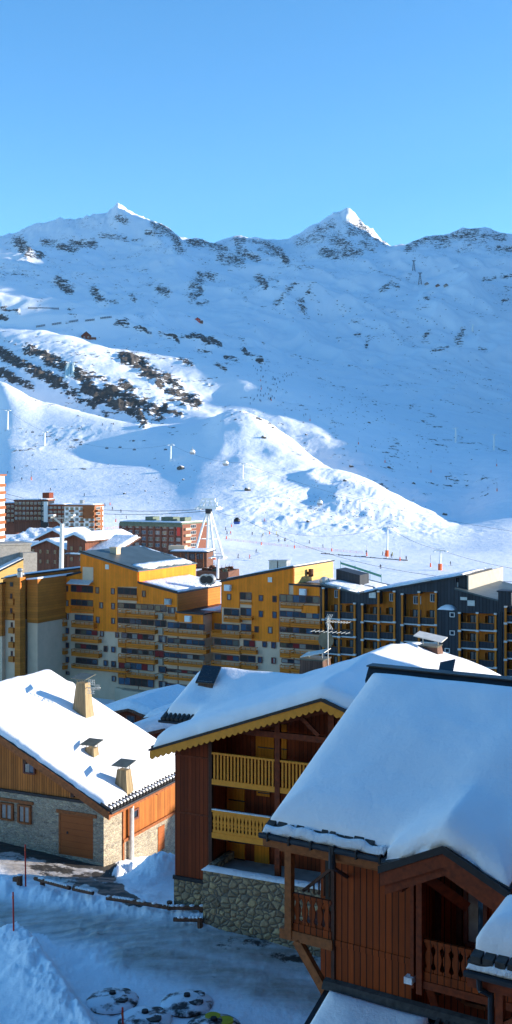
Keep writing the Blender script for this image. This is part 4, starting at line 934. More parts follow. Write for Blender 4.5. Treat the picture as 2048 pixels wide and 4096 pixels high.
pb.beam(FC.w(wall_u1+.1, -.2, ap[1]-1.30), FC.w(wall_u1+.1, VW, ap[1]-1.30), .2, .25)
pb.beam(FC.w(ap[0]+1.55, 2.2, -12.4), FC.w(ap[0]+1.55, .1, ap[1]-1.4), .18, .2)
pb.build('porch_beam', 'beam_brown', Cn)
zq1, zq0 = FC.at(1682, 3748, VW)[1], FC.at(1682, 3893, VW)[1]
balcony(Cn, FC, wall_u1+.36, 8.2, VW-.06, 2.3, zq1, zq0, 'near_brown', 'vase', .26, 'beam_brown')
b3 = MB(); b3.box(FC, wall_u1+.3, 8.2, VW-.1, VW+.08, zq0-.36, zq0-.15)
b3.beam(FC.w(wall_u1+.5, VW, zq0-.35), FC.w(wall_u1+.9, VW+.3, zq0-1.9), .2, .22); b3.build('bracket', 'beam_brown', Cn)
lp = MB(); a = FC.at(1634, 3920, VW-.2); lp.box(FC, a[0]-.12, a[0]+.12, VW-.25, VW, a[1]-.1, a[1]+.08); lp.build('wall_box', 'snow_rough', Cn)
# glazed bay behind the second balcony
a, zt = FC.at(1862, 3520, 2.3); b, zb = FC.at(1950, 3790, 2.3)
window(Cn, FC, a, b, zb, zt, 2.3, 'frame_red', 'glass_blue', 0, .1, .1, [(.05, .6)])
a, zt = FC.at(1850, 3975, 2.3); b, zb = FC.at(1960, 4035, 2.3)
window(Cn, FC, a, b, zb, zt, 2.3, 'beam_orange', 'glass_blue', 0, .1, .1)
for px in (1745, 1830): a = FC.at(px, 3600, 2.3)[0]; MB().box(FC, a, a+.16, 2.2, 2.3, -15, -10.6).build('trim', 'beam_dark', Cn)
# lean-to roof at the foot of the wall
def bG(u, v): return -14.95+.42*(v-VW)+.0*u
lr = solid('lower_roof', 'metal_dark', Cn, FC, [(1.62, 5.15, -3.4, VW)], .5, lambda u, v, d: bG(u, v), cutlow(bG, -.15), smooth=False)
solid('lower_snow_cover', 'snow', lr, FC, [(1.80, 5.05, -3.3, VW-.22)], .10, snowtop(bG, .42, .45, .05, .7, 31), cutlow(bG, .01), wob=.15, seed=9)
fl = MB(); fl.prismv(FC, [(VW-.02, bG(0, VW)-.02), (VW-.02, bG(0, VW)+.28), (VW-.16, bG(0, VW)+.22), (VW-.28, bG(0, VW)+.02)], 1.6, 8.0)
for k in range(14): fl.tube(FC.w(5.25+k*.24, VW-.1, bG(0, VW)+.06), FC.w(5.25+k*.24, -2.2, bG(0, -2.2)+.06), .1, n=6)
fl.build('lower_flashing', 'tile_dark', lr)
MB().box(FC, 5.15, 9, -3.2, VW-.05, -17.4, -17.1).build('lower_slab', 'tile_dark', lr)
# chimney with a black tilted panel seen above the ridge
u_, z_ = FC.at(1790, 2700, 8.2); c = MB(); c.frustum(FC, u_, 8.6, zr_-.8, FC.at(1795, 2722, 8.6)[1], .9, .8, .7, .6); o = c.build('chimney', 'chimney_boards', Cn)
m = MB(); uc, zc_ = FC.at(1785, 2678, 8.2); plate(m, FC, uc, 8.2, zc_, .28, .14, .08, .24, .05); m.build('chimney_cap', 'solar_black', o)

# ---- small snow-laden bay roof at the right edge of the near chalet
FF = Fr(*P(1868, 3840, 26.5)[:2], 32)
def bF(u, v): return -11.45+.16*v
Fh = thing('bay_roof', 'small low roof with a bulging cushion of snow over a tiled edge, lower right corner', 'bay roof', FF.w(1.5, .8, -13))
dk = solid('roof', 'tile_dark', Fh, FF, [(0, 4, 0, 2.3)], .5, lambda u, v, d: bF(u, v), cutlow(bF, -.22), smooth=False)
solid('snow_cover', 'snow', dk, FF, [(.03, 4, .22, 2.3)], .08, snowtop(bF, 1.05, .55, .04, .9, 17, var=.1), cutlow(bF, .01), wob=.10, seed=21)
solid('eave_snow', 'snow_rough', dk, FF, [(-.02, 4, -.06, .2)], .06, lambda u, v, d: bF(u, v)-.12+.12*np.sqrt(np.clip(d/.1, 0, 1))+.05*fbm(u*3, v, 2, 4), lambda u, v: bF(u, v)-.16, wob=.04)
t = MB()
for k in range(13): t.prismv(FF, [(.0, -11.50), (.0, -11.30), (.35, -11.22), (.35, -11.5)], .08+k*.30, .33+k*.30)
t.build('eave_tiles', 'tile_dark', dk)
g = MB(); g.tube(FF.w(-.03, -.1, -11.70), FF.w(4, -.1, -11.72), .08); u_ = FF.at(1952, 3900, -.1)[0]
g.tube(FF.w(u_-.22, -.1, -11.75), FF.w(u_-.2, -.1, -12.0), .07); g.tube(FF.w(u_-.2, -.1, -12.0), FF.w(u_, .1, -12.15), .07); g.tube(FF.w(u_, .1, -12.1), FF.w(u_, .1, -15.5), .075)
g.build('gutter', 'metal_dark', dk)
w_ = MB(); w_.box(FF, u_+.12, u_+.30, .05, .25, -15.5, -11.85); w_.box(FF, -.0, 4, .02, .2, -12.05, -11.75); w_.beam(FF.w(u_+.2, .15, -12.9), FF.w(u_+1.2, .15, -12.2), .15, .2)
w_.box(FF, u_+.8, 4, .6, 2.3, -15.5, -11.7); w_.build('timber_frame', 'beam_brown', Fh)
# ============================================================ YELLOW APARTMENT BLOCK
FY = Fr(*P(172, 2700, 215)[:2], 28)
def z1(x, y, v=0): return FY.at(x/1.84, 2150+y/1.84, v)
def z2(x, y, v=0): return FY.at(600+x/1.84, 2150+y/1.84, v)
def z3(x, y, v=0): return FY.at(1200+x/1.5189, 2200+y/1.5189, v)
Y = thing('yellow_apartment_block', 'long stepped apartment block in yellow boarding over beige plaster with stacked balconies', 'apartment block', FY.w(28, 0, -42))
ZB = -46.0
def uz(f, pts, v=0): return [f(x, y, v) for x, y in pts]
def U1(x, v=0): return z1(x, 500, v)[0]
def U2(x, v=0): return z2(x, 500, v)[0]
def block(u0, zt0, u1, zt1, v0, v1, name='plaster_wall', mat='plaster'):
    return MB().prism(FY, [(u0, ZB), (u1, ZB), (u1, zt1), (u0, zt0)], v0, v1).build(name, mat, Y)
def roofslab(u0, za, u1, zb, v0, v1, mat, th=.25, over=.3, name='roof', snow=None, seed=1, wobv=.3):
    """sloping roof sheet from (u0,za) to (u1,zb); snow = list of (fu0,fu1,fv0,fv1,T) patches"""
    s = (zb-za)/(u1-u0); f = lambda u, v: za+s*(u-u0)
    o = MB().prism(FY, [(u0-over, f(u0-over, 0)+.02), (u1+over, f(u1+over, 0)+.02), (u1+over, f(u1+over, 0)+th), (u0-over, f(u0-over, 0)+th)], v0-over, v1+over).build(name, mat, Y)
    for q in snow or []:
        a, b, c, d, T = q; ua = u0-over+(u1-u0+2*over)*a; ub = u0-over+(u1-u0+2*over)*b; va = v0-over+(v1-v0+2*over)*c; vb = v0-over+(v1-v0+2*over)*d
        solid('snow_cover', 'snow_rough', o, FY, [(ua, ub, va, vb)], .8, lambda u, v, dd: f(u, v)+th+.02+T*np.clip(dd/.8, 0, 1)**.6+.10*fbm(u*.5, v*.5, 3, seed)*np.clip(dd, 0, 1), lambda u, v: f(u, v)+th+.003, wob=wobv, seed=seed, wscale=3)
    return o
def clad(pts, name='yellow_cladding', mat='yellow_boards', v0=-.16, v1=0.0):
    return MB().prism(FY, pts, v0, v1).build(name, mat, Y)
# block 1 (low left), 2 (tall), 3, 4, 5, 6 left to right; roof heights from the front edges
a, b = z1(320, 328), z1(595, 253); block(a[0], a[1]-.25, b[0], b[1]-.25, 0, 14)
roofslab(a[0], a[1]-.25, b[0], b[1]-.25, 0, 12, 'metal_dark', snow=[(.02, .98, .03, .97, .25)], seed=3)
a, b = z1(595, 104), z1(1018, 240)
block(a[0], a[1]-.25, b[0], b[1]-.25, 0, 20)
roofslab(a[0], a[1]-.25, b[0], b[1]-.25, -.2, 20, 'slate_metal', snow=[(.72, .995, .10, .985, .22), (.0, .72, .93, .99, .1)], seed=4, wobv=1.2)
tallu = (a[0], b[0])
MB().box(FY, b[0]+.0, b[0]+.16, .0, 20, z1(1018, 330)[1]-.5, b[1]-.28).build('side_cladding', 'yellow_boards', Y)
a, b, c = z1(1020, 330), z1(1115, 352), z1(1306, 403)
b3u0 = z1(1018, 300)[0]
MB().prism(FY, [(b3u0+.17, ZB), (c[0], ZB), (c[0], c[1]-.25), (b3u0+.17, a[1]-.25)], 0, 15).build('plaster_wall', 'plaster', Y)
roofslab(b3u0+.5, a[1]-.25, c[0], c[1]-.25, 0, 17, 'metal_dark', snow=[(.0, .99, .02, .98, .3)], seed=5)
MB().box(FY, c[0], c[0]+.16, -.16, 15.2, z2(200, 545)[1]-.6, c[1]-.28).build('side_cladding', 'orange_boards', Y)
d, e = z2(204, 548), z2(392, 562)
MB().prism(FY, [(d[0]+.2, ZB), (e[0], ZB), (e[0], e[1]-.2), (d[0]+.2, d[1]-.2)], 0, 13).build('plaster_wall', 'plaster', Y)
roofslab(d[0]+.4, d[1]-.2, e[0], e[1]-.2, 0, 14, 'metal_dark', snow=[(.35, .97, .3, .97, .2)], seed=6)
# recess between block 4 and 5
r0 = z2(392, 560)[0]; r1 = z2(530, 560)[0]
MB().box(FY, r0+.01, r1, 3.2, 16, ZB, z2(460, 540, 3)[1]-.3).build('plaster_wall', 'plaster', Y)
MB().box(FY, r0+.02, r1-.02, 3.0, 3.19, z2(430, 700, 3)[1], z2(460, 545, 3)[1]).build('yellow_cladding', 'yellow_boards', Y)
roofslab(r0+.4, z2(460, 548, 3)[1]-.2, r1-.35, z2(460, 545, 3)[1]-.2, 3.2, 15, 'metal_dark', over=.2, snow=[(.05, .95, .2, .95, .2)], seed=7)
a, b, c = z2(530, 318), z2(640, 294), z2(1057, 214)
block(a[0], a[1]-.25, c[0], c[1]-.25, 0, 16); b5 = (a, c)
roofslab(a[0], a[1]-.25, c[0], c[1]-.25, 0, 16, 'metal_dark', snow=[(.01, .99, .03, .97, .28)], seed=8)
MB().box(FY, c[0]+.0, c[0]+.16, -.0, 16, z2(1057, 345)[1]-1, c[1]-.28).build('side_cladding', 'pale_boards', Y)
MB().box(FY, a[0]-.16, a[0], 0, 16, z2(500, 520)[1]-1, a[1]-.28).build('side_cladding', 'yellow_boards', Y)
a, b = z2(1057, 343), z2(1252, 357)
MB().prism(FY, [(a[0]+.17, ZB), (b[0], ZB), (b[0], b[1]-.2), (a[0]+.17, a[1]-.2)], 0, 12).build('plaster_wall', 'plaster', Y)
roofslab(a[0]+.5, a[1]-.2, b[0]-.3, b[1]-.2, 0, 12, 'metal_dark', snow=[(.05, .95, .3, .97, .2)], seed=9)
YR = b[0]
# front cladding panels
clad(uz(z1, [(317, 328), (593, 253), (593, 554), (525, 556), (315, 548)]))
clad(uz(z1, [(595, 104), (1018, 240), (1018, 362), (866, 362), (866, 694), (690, 686), (690, 560), (595, 556)]))
clad(uz(z1, [(1019, 330), (1115, 352), (1306, 403), (1306, 512), (1228, 508), (1222, 492), (1140, 490), (1010, 486), (1010, 364), (1019, 364)]))
clad(uz(z2, [(190, 548), (392, 562), (392, 638), (185, 615)]))
clad(uz(z2, [(530, 318), (640, 294), (1057, 214), (1057, 345), (1022, 345), (1022, 420), (952, 418), (952, 770), (750, 756), (750, 402), (662, 402), (662, 520), (530, 512)]))
clad(uz(z2, [(1058, 345), (1250, 358), (1250, 442), (1058, 432)]), v0=-.16)
clad(uz(z2, [(1132, 497), (1250, 502), (1250, 556), (1132, 550)]), v0=-.9)
clad(uz(z1, [(315, 495), (524, 505), (524, 552), (315, 545)]), v0=-.5, v1=-.17)
# coping lines along the front top edges
for f, q in ((z1, [(315, 322), (595, 247)]), (z1, [(593, 96), (1020, 234)]), (z1, [(1020, 322), (1115, 344), (1306, 397)]), (z2, [(200, 542), (394, 556)]), (z2, [(528, 312), (640, 288), (1059, 209)]), (z2, [(1026, 338), (1252, 352)])):
    for p_, q_ in zip(q[:-1], q[1:]): a = f(*p_); b = f(*q_); MB().beam(FY.w(a[0], -.2, a[1]-.1), FY.w(b[0], -.2, b[1]-.1), .3, .28).build('roof_edge', 'metal_dark', Y)
rnd = random.Random(3)
def ywin(f, x0, y0, x1, y1, pane=None, v=-.17, wide=None):
    a, zt = f(x0, y0, v); b, zb = f(x1, y1, v); w = b-a
    if pane is None: pane = rnd.choice(['glass', 'glass', 'interior_dark', 'glass_blue'])
    if w < 1.8:
        return window(Y, FY, a, b, zb, zt, v, 'frame_red', pane, 0, .12, .08, [(.5, .8)] if rnd.random() < .3 else None)
    n = max(2, int(round(w/1.25))); 
    fo = MB(); th = .10
    fo.box(FY, a, b, v-.06, v, zt-.12, zt); fo.box(FY, a, b, v-.06, v, zb-.02, zb+.08)
    for k in range(n+1): c = a+(b-a)*k/n; fo.box(FY, c-th/2, c+th/2, v-.06, v, zb+.08, zt-.12)
    o = fo.build('window', 'frame_red', Y)
    mats = {}
    for k in range(n):
        m = rnd.choice(['glass', 'glass', 'glass', 'interior_dark', 'interior_dark', 'interior_dark', 'glass_lit', 'curtain', 'glass_blue']) if pane in ('glass', 'interior_dark', 'glass_blue') else pane
        if rnd.random() < .04: m = 'curtain_red'
        mats.setdefault(m, []).append(k)
    for m, ks in mats.items():
        for k in ks: MB().box(FY, a+(b-a)*k/n+th/2, a+(b-a)*(k+1)/n-th/2, v-.03, v-.005, zb+.08, zt-.12).build('curtain' if 'curtain' in m else 'pane', m, o)
    return o
smalls1 = [(478,352,502,398),(704,364,730,412),(818,372,844,418),(1046,390,1072,438),(478,460,504,506),(732,476,758,522),(820,480,846,528),(708,582,734,630),(820,590,846,636),(484,560,506,604,'curtain_red'),(484,664,508,708),(736,686,762,730),(850,696,874,738),(484,772,508,814),(764,796,790,842),(820,802,848,846),(484,876,508,920),(764,902,790,946),(820,908,850,954),(486,984,510,1010),(824,1018,850,1060)]
for q in smalls1: ywin(z1, *q[:4], pane=q[4] if len(q) > 4 else None)
smalls2 = [(568,414,596,460,'curtain'),(802,422,832,468),(902,428,932,476),(802,538,832,586),(902,544,932,594),(770,652,800,698),(870,656,900,706,'curtain'),(828,764,858,808,'glass_blue'),(894,768,924,816,'glass_blue'),(794,876,826,924,'glass_blue'),(894,882,924,930,'curtain_red')]
for q in smalls2: ywin(z2, *q[:4], pane=q[4] if len(q) > 4 else None)
wide1 = [(345,442,432,496),(345,556,468,600),(345,652,468,704),(345,760,468,812),(345,864,470,918),(524,348,684,408),(524,452,684,508),(552,565,686,616),(555,672,716,722),(555,778,716,828),(560,882,716,938),(868,366,1006,424),(870,478,1130,536),(870,588,1130,648),(895,698,1130,758),(895,812,1130,870),(875,910,1130,985),(875,1020,1130,1105),
         (1142,495,1222,550),(1142,605,1222,660),(1168,720,1225,775),(1140,828,1205,885,'curtain_red'),(1168,945,1222,998),(1170,1055,1225,1110)]
for q in wide1: ywin(z1, *q[:4], pane=q[4] if len(q) > 4 else 'glass')
wide2 = [(132,508,186,560),(132,620,404,684),(132,735,404,798),(105,842,404,905),(105,960,404,1014),(105,1068,404,1120),(545,520,655,578),(664,402,748,460),(668,515,748,578),(475,630,655,688),(670,632,748,692),(475,740,655,802),(690,752,772,806),(480,856,655,912),(665,862,775,920),(480,970,655,1030),
         (958,416,1245,488),(958,536,1245,600),(958,650,1245,716),(958,768,1245,830),(970,888,1245,945),(970,1000,1245,1050)]
for q in wide2: ywin(z2, *q[:4], pane='glass', v=-.17 if q[1] < 500 else -.06)
def ybal(f, x0, y0, x1, y1, dep=1.3):
    v = -dep; a, zt = f(x0, y0, v); b, zb = f(x1, y1, v)
    o = MB().box(FY, a+.02, b-.02, v+.08, -.02, zb, zb+.16).build('balcony', 'plaster_light', Y)
    r = MB(); h = zt-zb
    r.box(FY, a, b, v, v+.07, zb-.02, zb+h*.58)
    r.box(FY, a, b, v-.02, v+.09, zt-.09, zt)
    n = max(2, int((b-a)/.9))
    for k in range(n+1): c = a+.04+(b-a-.08)*k/n; r.box(FY, c-.045, c+.045, v-.01, v+.075, zb+h*.58, zt-.09)
    r.box(FY, a, b, v+.01, v+.05, zb+h*.70, zb+h*.76)
    for c in (a, b-.07): r.box(FY, c+.0, c+.07, v+.09, -.17, zb-.01, zb+h*.58); r.box(FY, c+.0, c+.07, v+.09, -.17, zt-.09, zt)
    r.build('railing', 'yellow_rail', o)
bal1 = [(320,592,468,654),(324,698,470,762),(325,806,472,862),(328,912,472,972),(524,612,688,672),(522,716,722,780),(524,820,724,888),(524,930,924,1000)]
for q in bal1: ybal(z1, *q)
for q in [(524,505,686,552),(868,420,1008,466)]: ybal(z1, *q, dep=.35)
for y0, y1 in ((532,602),(642,712),(750,826),(858,936),(984,1048)): ybal(z1, 868, y0-2, 924, y1-14, .9); ybal(z1, 928, y0+4, 1138, y1, 1.6)
for q in [(100,672,412,742),(100,785,412,858),(102,895,412,962),(102,1005,412,1070)]: ybal(z2, *q, dep=1.5)
ybal(z2, 102, 560, 188, 606, .4)
for q in [(540,572,658,628),(448,680,658,745),(448,795,658,862),(450,908,658,974),(662,575,748,610),(662,688,748,745),(662,802,780,862),(662,918,780,974)]: ybal(z2, *q, dep=1.2 if q[0] < 600 else .9)
ybal(z2, 664, 470, 748, 495, .3); ybal(z2, 958, 478, 1130, 528, .9)
for y0, y1 in ((600,672),(715,790),(828,900),(942,1012)): ybal(z2, 955, y0-5, 1028, y1-12, .8); ybal(z2, 1032, y0+2, 1250, y1, 1.4)
# beige parapets of the inset bays
for y in (552, 662, 775, 885, 998): a, zt = z1(1140, y); b, zb = z1(1205, y+52); MB().box(FY, a, b, -.5, 0, zb, zt).build('parapet', 'plaster_light', Y)
pp = MB()
a, zt = z1(930, 1108); b, zb = z1(1140, 1170); pp.box(FY, a, b, -2.0, 0, zb-2, zt); a2, _ = z1(1290, 1108); pp.box(FY, b+.1, a2, -1.2, 0, zb-2, zt-.1); a3, _ = z1(868, 1085); pp.box(FY, a3, a-.1, -1.0, 0, zb-2, zt)
pp.build('parapet', 'plaster_light', Y)
# white fin on the terrace, glazed canopy, vents, white lamp boxes
a, zt = z1(606, 216, -.3); b, zb = z1(684, 330, -.3); MB().box(FY, a, b, -.22, -.165, zb, zt).build('terrace_wall', 'plaster', Y)
a, zt = z1(520, 345, -.3); b, zb = z1(684, 352, -.3); MB().prismv(FY, [(-.17, zt+.9), (-.17, zt+1.0), (-1.6, zt+.35), (-1.6, zt+.2)], a, b).build('canopy', 'metal_light', Y)
for f, q in ((z1, (775,198,802,234)), (z2, (868,292,898,330))):
    a, zt = f(q[0], q[1], -.2); b, zb = f(q[2], q[3], -.2); MB().box(FY, a, b, -.24, -.17, zb, zt).build('wall_vent', 'metal_light', Y)
for f, x, y in ((z1, 366, 415), (z1, 1238, 473), (z2, 134, 473), (z2, 283, 599), (z2, 574, 371), (z2, 1129, 402)):
    a, z = f(x, y, -.4); MB().box(FY, a-.65, a+.55, -.7, -.17, z-.5, z+.55).box(FY, a-.3, a+.45, -.85, -.7, z-.35, z+.35).build('lamp_box', 'white_paint', Y)
# roof furniture
c = MB(); uu, zz = z1(848, 150, 7); c.box(FY, uu-.75, uu+.75, 6.3, 7.7, zz-2.5, z1(848, 75, 7)[1]-.1); c.box(FY, uu-.85, uu+.85, 6.2, 7.8, z1(848, 75, 7)[1]-.1, z1(848, 70, 7)[1]); c.build('chimney', 'plaster_light', Y)
for x in (412, 452):
    uu, zz = z2(x, 308, 8); c = MB(); c.tube(FY.w(uu, 8, zz), FY.w(uu, 7.2, zz), 1.0, 1.0, n=18); c.tube(FY.w(uu, 7.8, zz-1.2), FY.w(uu, 7.8, zz), .15); o = c.build('roof_fan', 'metal_grey', Y)
    MB().tube(FY.w(uu, 7.18, zz), FY.w(uu, 7.1, zz), .72, .72, n=16).build('fan_grille', 'metal_dark', o)
for x in (925, 993):
    uu, zz = z2(x, 208, 4); MB().box(FY, uu-.9, uu+.7, 3.2, 4.8, zz-2, zz+.85).box(FY, uu-1.0, uu+.8, 3.1, 4.9, zz+.86, zz+1.0).build('roof_vent', 'metal_grey', Y)
uu, zz = z2(1180, 270, 6); dk = MB(); dk.tube(FY.w(uu-.6, 5, zz-2), FY.w(uu-.6, 5, zz+.2), .28); dk.tube(FY.w(uu-.6, 5, zz+.2), FY.w(uu+.5, 5, zz+.3), .28); dk.tube(FY.w(uu+.6, 5, zz-.3), FY.w(uu+.6, 5, zz+1.0), .45, n=10); dk.tube(FY.w(uu-1.0, 4.8, zz-.2), FY.w(uu-1.0, 4.8, zz+.9), .35, n=10); dk.build('duct', 'dirty_timber', Y)
uu, zz = z2(1285, 330, 4); MB().ball(FY.w(uu, 4, zz+.2), .9, .9, .8, 12, 8).build('satellite_dish', 'metal_light', Y)

# ============================================================ DARK SLATE-CLAD APARTMENT BLOCK
K = thing('dark_apartment_block', 'apartment block clad in dark slate boards with orange recessed loggias and sloping roofs', 'apartment block', FY.w(75, 0, -42))
def U3(x, v=0): return z3(x, 500, v)[0]
def kz(x, y): return z3(x, y)[1]
REC = 1.6
# columns: (x0, x1, bay split, tops of the two bays)
cols = [(145, 335, 240, 232, 325), (382, 576, 480, 330, 252), (624, 828, 726, 268, 255), (972, 1190, 1080, 382, 388), (1252, 1450, 1350, 345, 345)]
levels = {0: [372, 478, 585, 690], 1: [388, 495, 600, 705], 2: [405, 512, 618, 722], 3: [440, 552, 664, 775], 4: [395, 505, 615, 725]}
# top profile of the front (x, y)
prof = [(128, 204), (365, 264), (860, 178), (1012, 150)]
def topz(x):
    xs = [p[0] for p in prof]; return kz(x, float(np.interp(x, xs, [p[1] for p in prof])))
body = MB()
bx = [128, 145, 335, 382, 576, 624, 828, 948]
def strip(x0, x1, v0, v1, zb=ZB):
    xs = [x0]+[p[0] for p in prof if x0 < p[0] < x1]+[x1]
    body.prism(FY, [(U3(x0), zb), (U3(x1), zb)]+[(U3(x), topz(x)-.2) for x in xs[::-1]], v0, v1)
strip(128, 145, 0, REC); strip(335, 382, 0, REC); strip(576, 624, 0, REC); strip(828, 948, 0, REC)
for (x0, x1, xm, t0, t1) in cols[:3]:
    for a, b, t in ((x0, xm, t0), (xm, x1, t1)):
        xs = [a]+[p[0] for p in prof if a < p[0] < b]+[b]
        body.prism(FY, [(U3(a), kz(a, t)), (U3(b), kz(b, t))]+[(U3(x), topz(x)-.2) for x in xs[::-1]], 0, REC)
body.build('dark_wall', 'dark_cladding', K)
bk = MB()
for q0, q1 in ((128, 365), (365, 860), (860, 948)): bk.prism(FY, [(U3(q0), ZB), (U3(q1), ZB), (U3(q1), topz(q1)-.2), (U3(q0), topz(q0)-.2)], REC, 14)
bk.prism(FY, [(U3(948), kz(948, 330)), (U3(1012), kz(1012, 330)), (U3(1012), topz(1012)-.2), (U3(948), topz(948)-.2)], .5, 14)
bk.build('rear_wall', 'dark_cladding', K)
MB().box(FY, U3(1012), U3(1012)+.2, .4, 20, kz(1012, 260), topz(1012)-.2).build('end_wall', 'corrugated_grey', K)
# second volume, nearer and lower roof
def kprism(pts, v0, v1, name, mat): return MB().prism(FY, [z3(x, y, v0) for x, y in pts], v0, v1).build(name, mat, K)
V2 = -1.2
def strip2(mb, x0, y0, x1, y1, v0, v1):
    a = z3(x0, y0, V2); b = z3(x1, y1, V2); mb.prism(FY, [(a[0], ZB), (b[0], ZB), (b[0], b[1]), (a[0], a[1])], v0, v1)
k2 = MB(); top2 = lambda x: 243+(x-948)*(318-243)/(1226-948)
strip2(k2, 948, top2(948), 970, top2(970), V2, REC+V2); strip2(k2, 1190, top2(1190), 1226, 318, V2, REC+V2)
a0_, a1_ = z3(970, 382, V2), z3(1190, 388, V2); b0_, b1_ = z3(970, top2(970), V2), z3(1190, top2(1190), V2)
k2.prism(FY, [(a0_[0], a0_[1]), (a1_[0], a1_[1]), (b1_[0], b1_[1]), (b0_[0], b0_[1])], V2, REC+V2)
strip2(k2, 948, top2(948), 1226, 318, REC+V2, 13)
a, b = z3(832, 362, V2), z3(948, 366, V2); k2.prism(FY, [(a[0], ZB), (b[0]-.02, ZB), (b[0]-.02, b[1]), (a[0], a[1])], V2, -.02)
k2.build('dark_wall', 'dark_cladding', K)
rs = MB(); a, b = z3(948, 240, V2), z3(1228, 318, V2); rs.prism(FY, [(a[0]-.2, a[1]), (b[0], b[1]), (b[0], b[1]+.25), (a[0]-.2, a[1]+.25)], V2-.2, 18); o2 = rs.build('roof', 'slate_metal', K)
sw = MB(); a = z3(840, 362, V2); b = z3(946, 362, V2)
solid('snow_cover', 'snow_rough', K, FY, [(a[0]-.2, b[0]-.05, V2-.1, 3)], .5, lambda u, v, d: a[1]+.02+.75*np.clip(d/1.2, 0, 1)**.6, lambda u, v: a[1]+.01+0*u, wob=.15)
# third volume at the frame edge, with chimney tower
k3 = MB(); V3 = -2.6
a = z3(1232, 335, V3); b = z3(1252, 335, V3); e = z3(1560, 395, V3); k3.prism(FY, [(a[0], ZB), (b[0], ZB), (b[0], b[1]), (a[0], a[1])], V3, V3+REC)
c = z3(1252, 345, V3); k3.prism(FY, [(b[0], b[1]+.02), (e[0], e[1]), (e[0], e[1]-.6), (b[0], c[1]-.1)], V3, V3+REC)
k3.prism(FY, [(a[0], ZB), (e[0], ZB), (e[0], e[1]), (a[0], a[1])], V3+REC, 10); k3.build('dark_wall', 'dark_cladding', K)
c = z3(1254, 240, V3+1); 
MB().box(FY, c[0]-1.1, c[0]+.9, V3+.4, V3+2.4, z3(1254, 340, V3)[1]-1, c[1]-.4).box(FY, c[0]-1.3, c[0]+1.1, V3+.2, V3+2.6, c[1]-.38, c[1]-.15).build('chimney', 'dark_cladding', K)
# roofs of the first volume
def krow(x0, x1, v0, v1, mat, snow, seed):
    u0, u1, za, zb = U3(x0), U3(x1), topz(x0)-.2, topz(x1)-.2; s = (zb-za)/(u1-u0); f = lambda u, v: za+s*(u-u0)
    o = MB().prism(FY, [(u0, za+.01), (u1, zb+.01), (u1, zb+.25), (u0, za+.25)], v0, v1).build('roof', mat, K)
    for (p, q, r_, t_, T) in snow:
        solid('snow_cover', 'snow_rough', o, FY, [(u0+(u1-u0)*p, u0+(u1-u0)*q, v0+(v1-v0)*r_, v0+(v1-v0)*t_)], .6, lambda u, v, dd: f(u, v)+.26+T*np.clip(dd/.8, 0, 1)**.6+.1*fbm(u*.5, v*.5, 3, seed), lambda u, v: f(u, v)+.253, wob=.9, seed=seed, wscale=3)
krow(126, 365, -.25, 15, 'slate_metal', [(.0, 1, .0, .5, .25), (.35, 1, .5, .9, .2)], 21)
krow(365.5, 1013, -.25, 14, 'metal_dark', [(.0, .99, .01, .98, .3)], 22)
a = z3(262, 108, 9); b = z3(405, 145, 9)
MB().prism(FY, [(a[0], a[1]-5), (b[0], b[1]-5), (b[0], b[1]), (a[0], a[1])], 6, 10).build('stair_tower', 'dark_cladding', K)
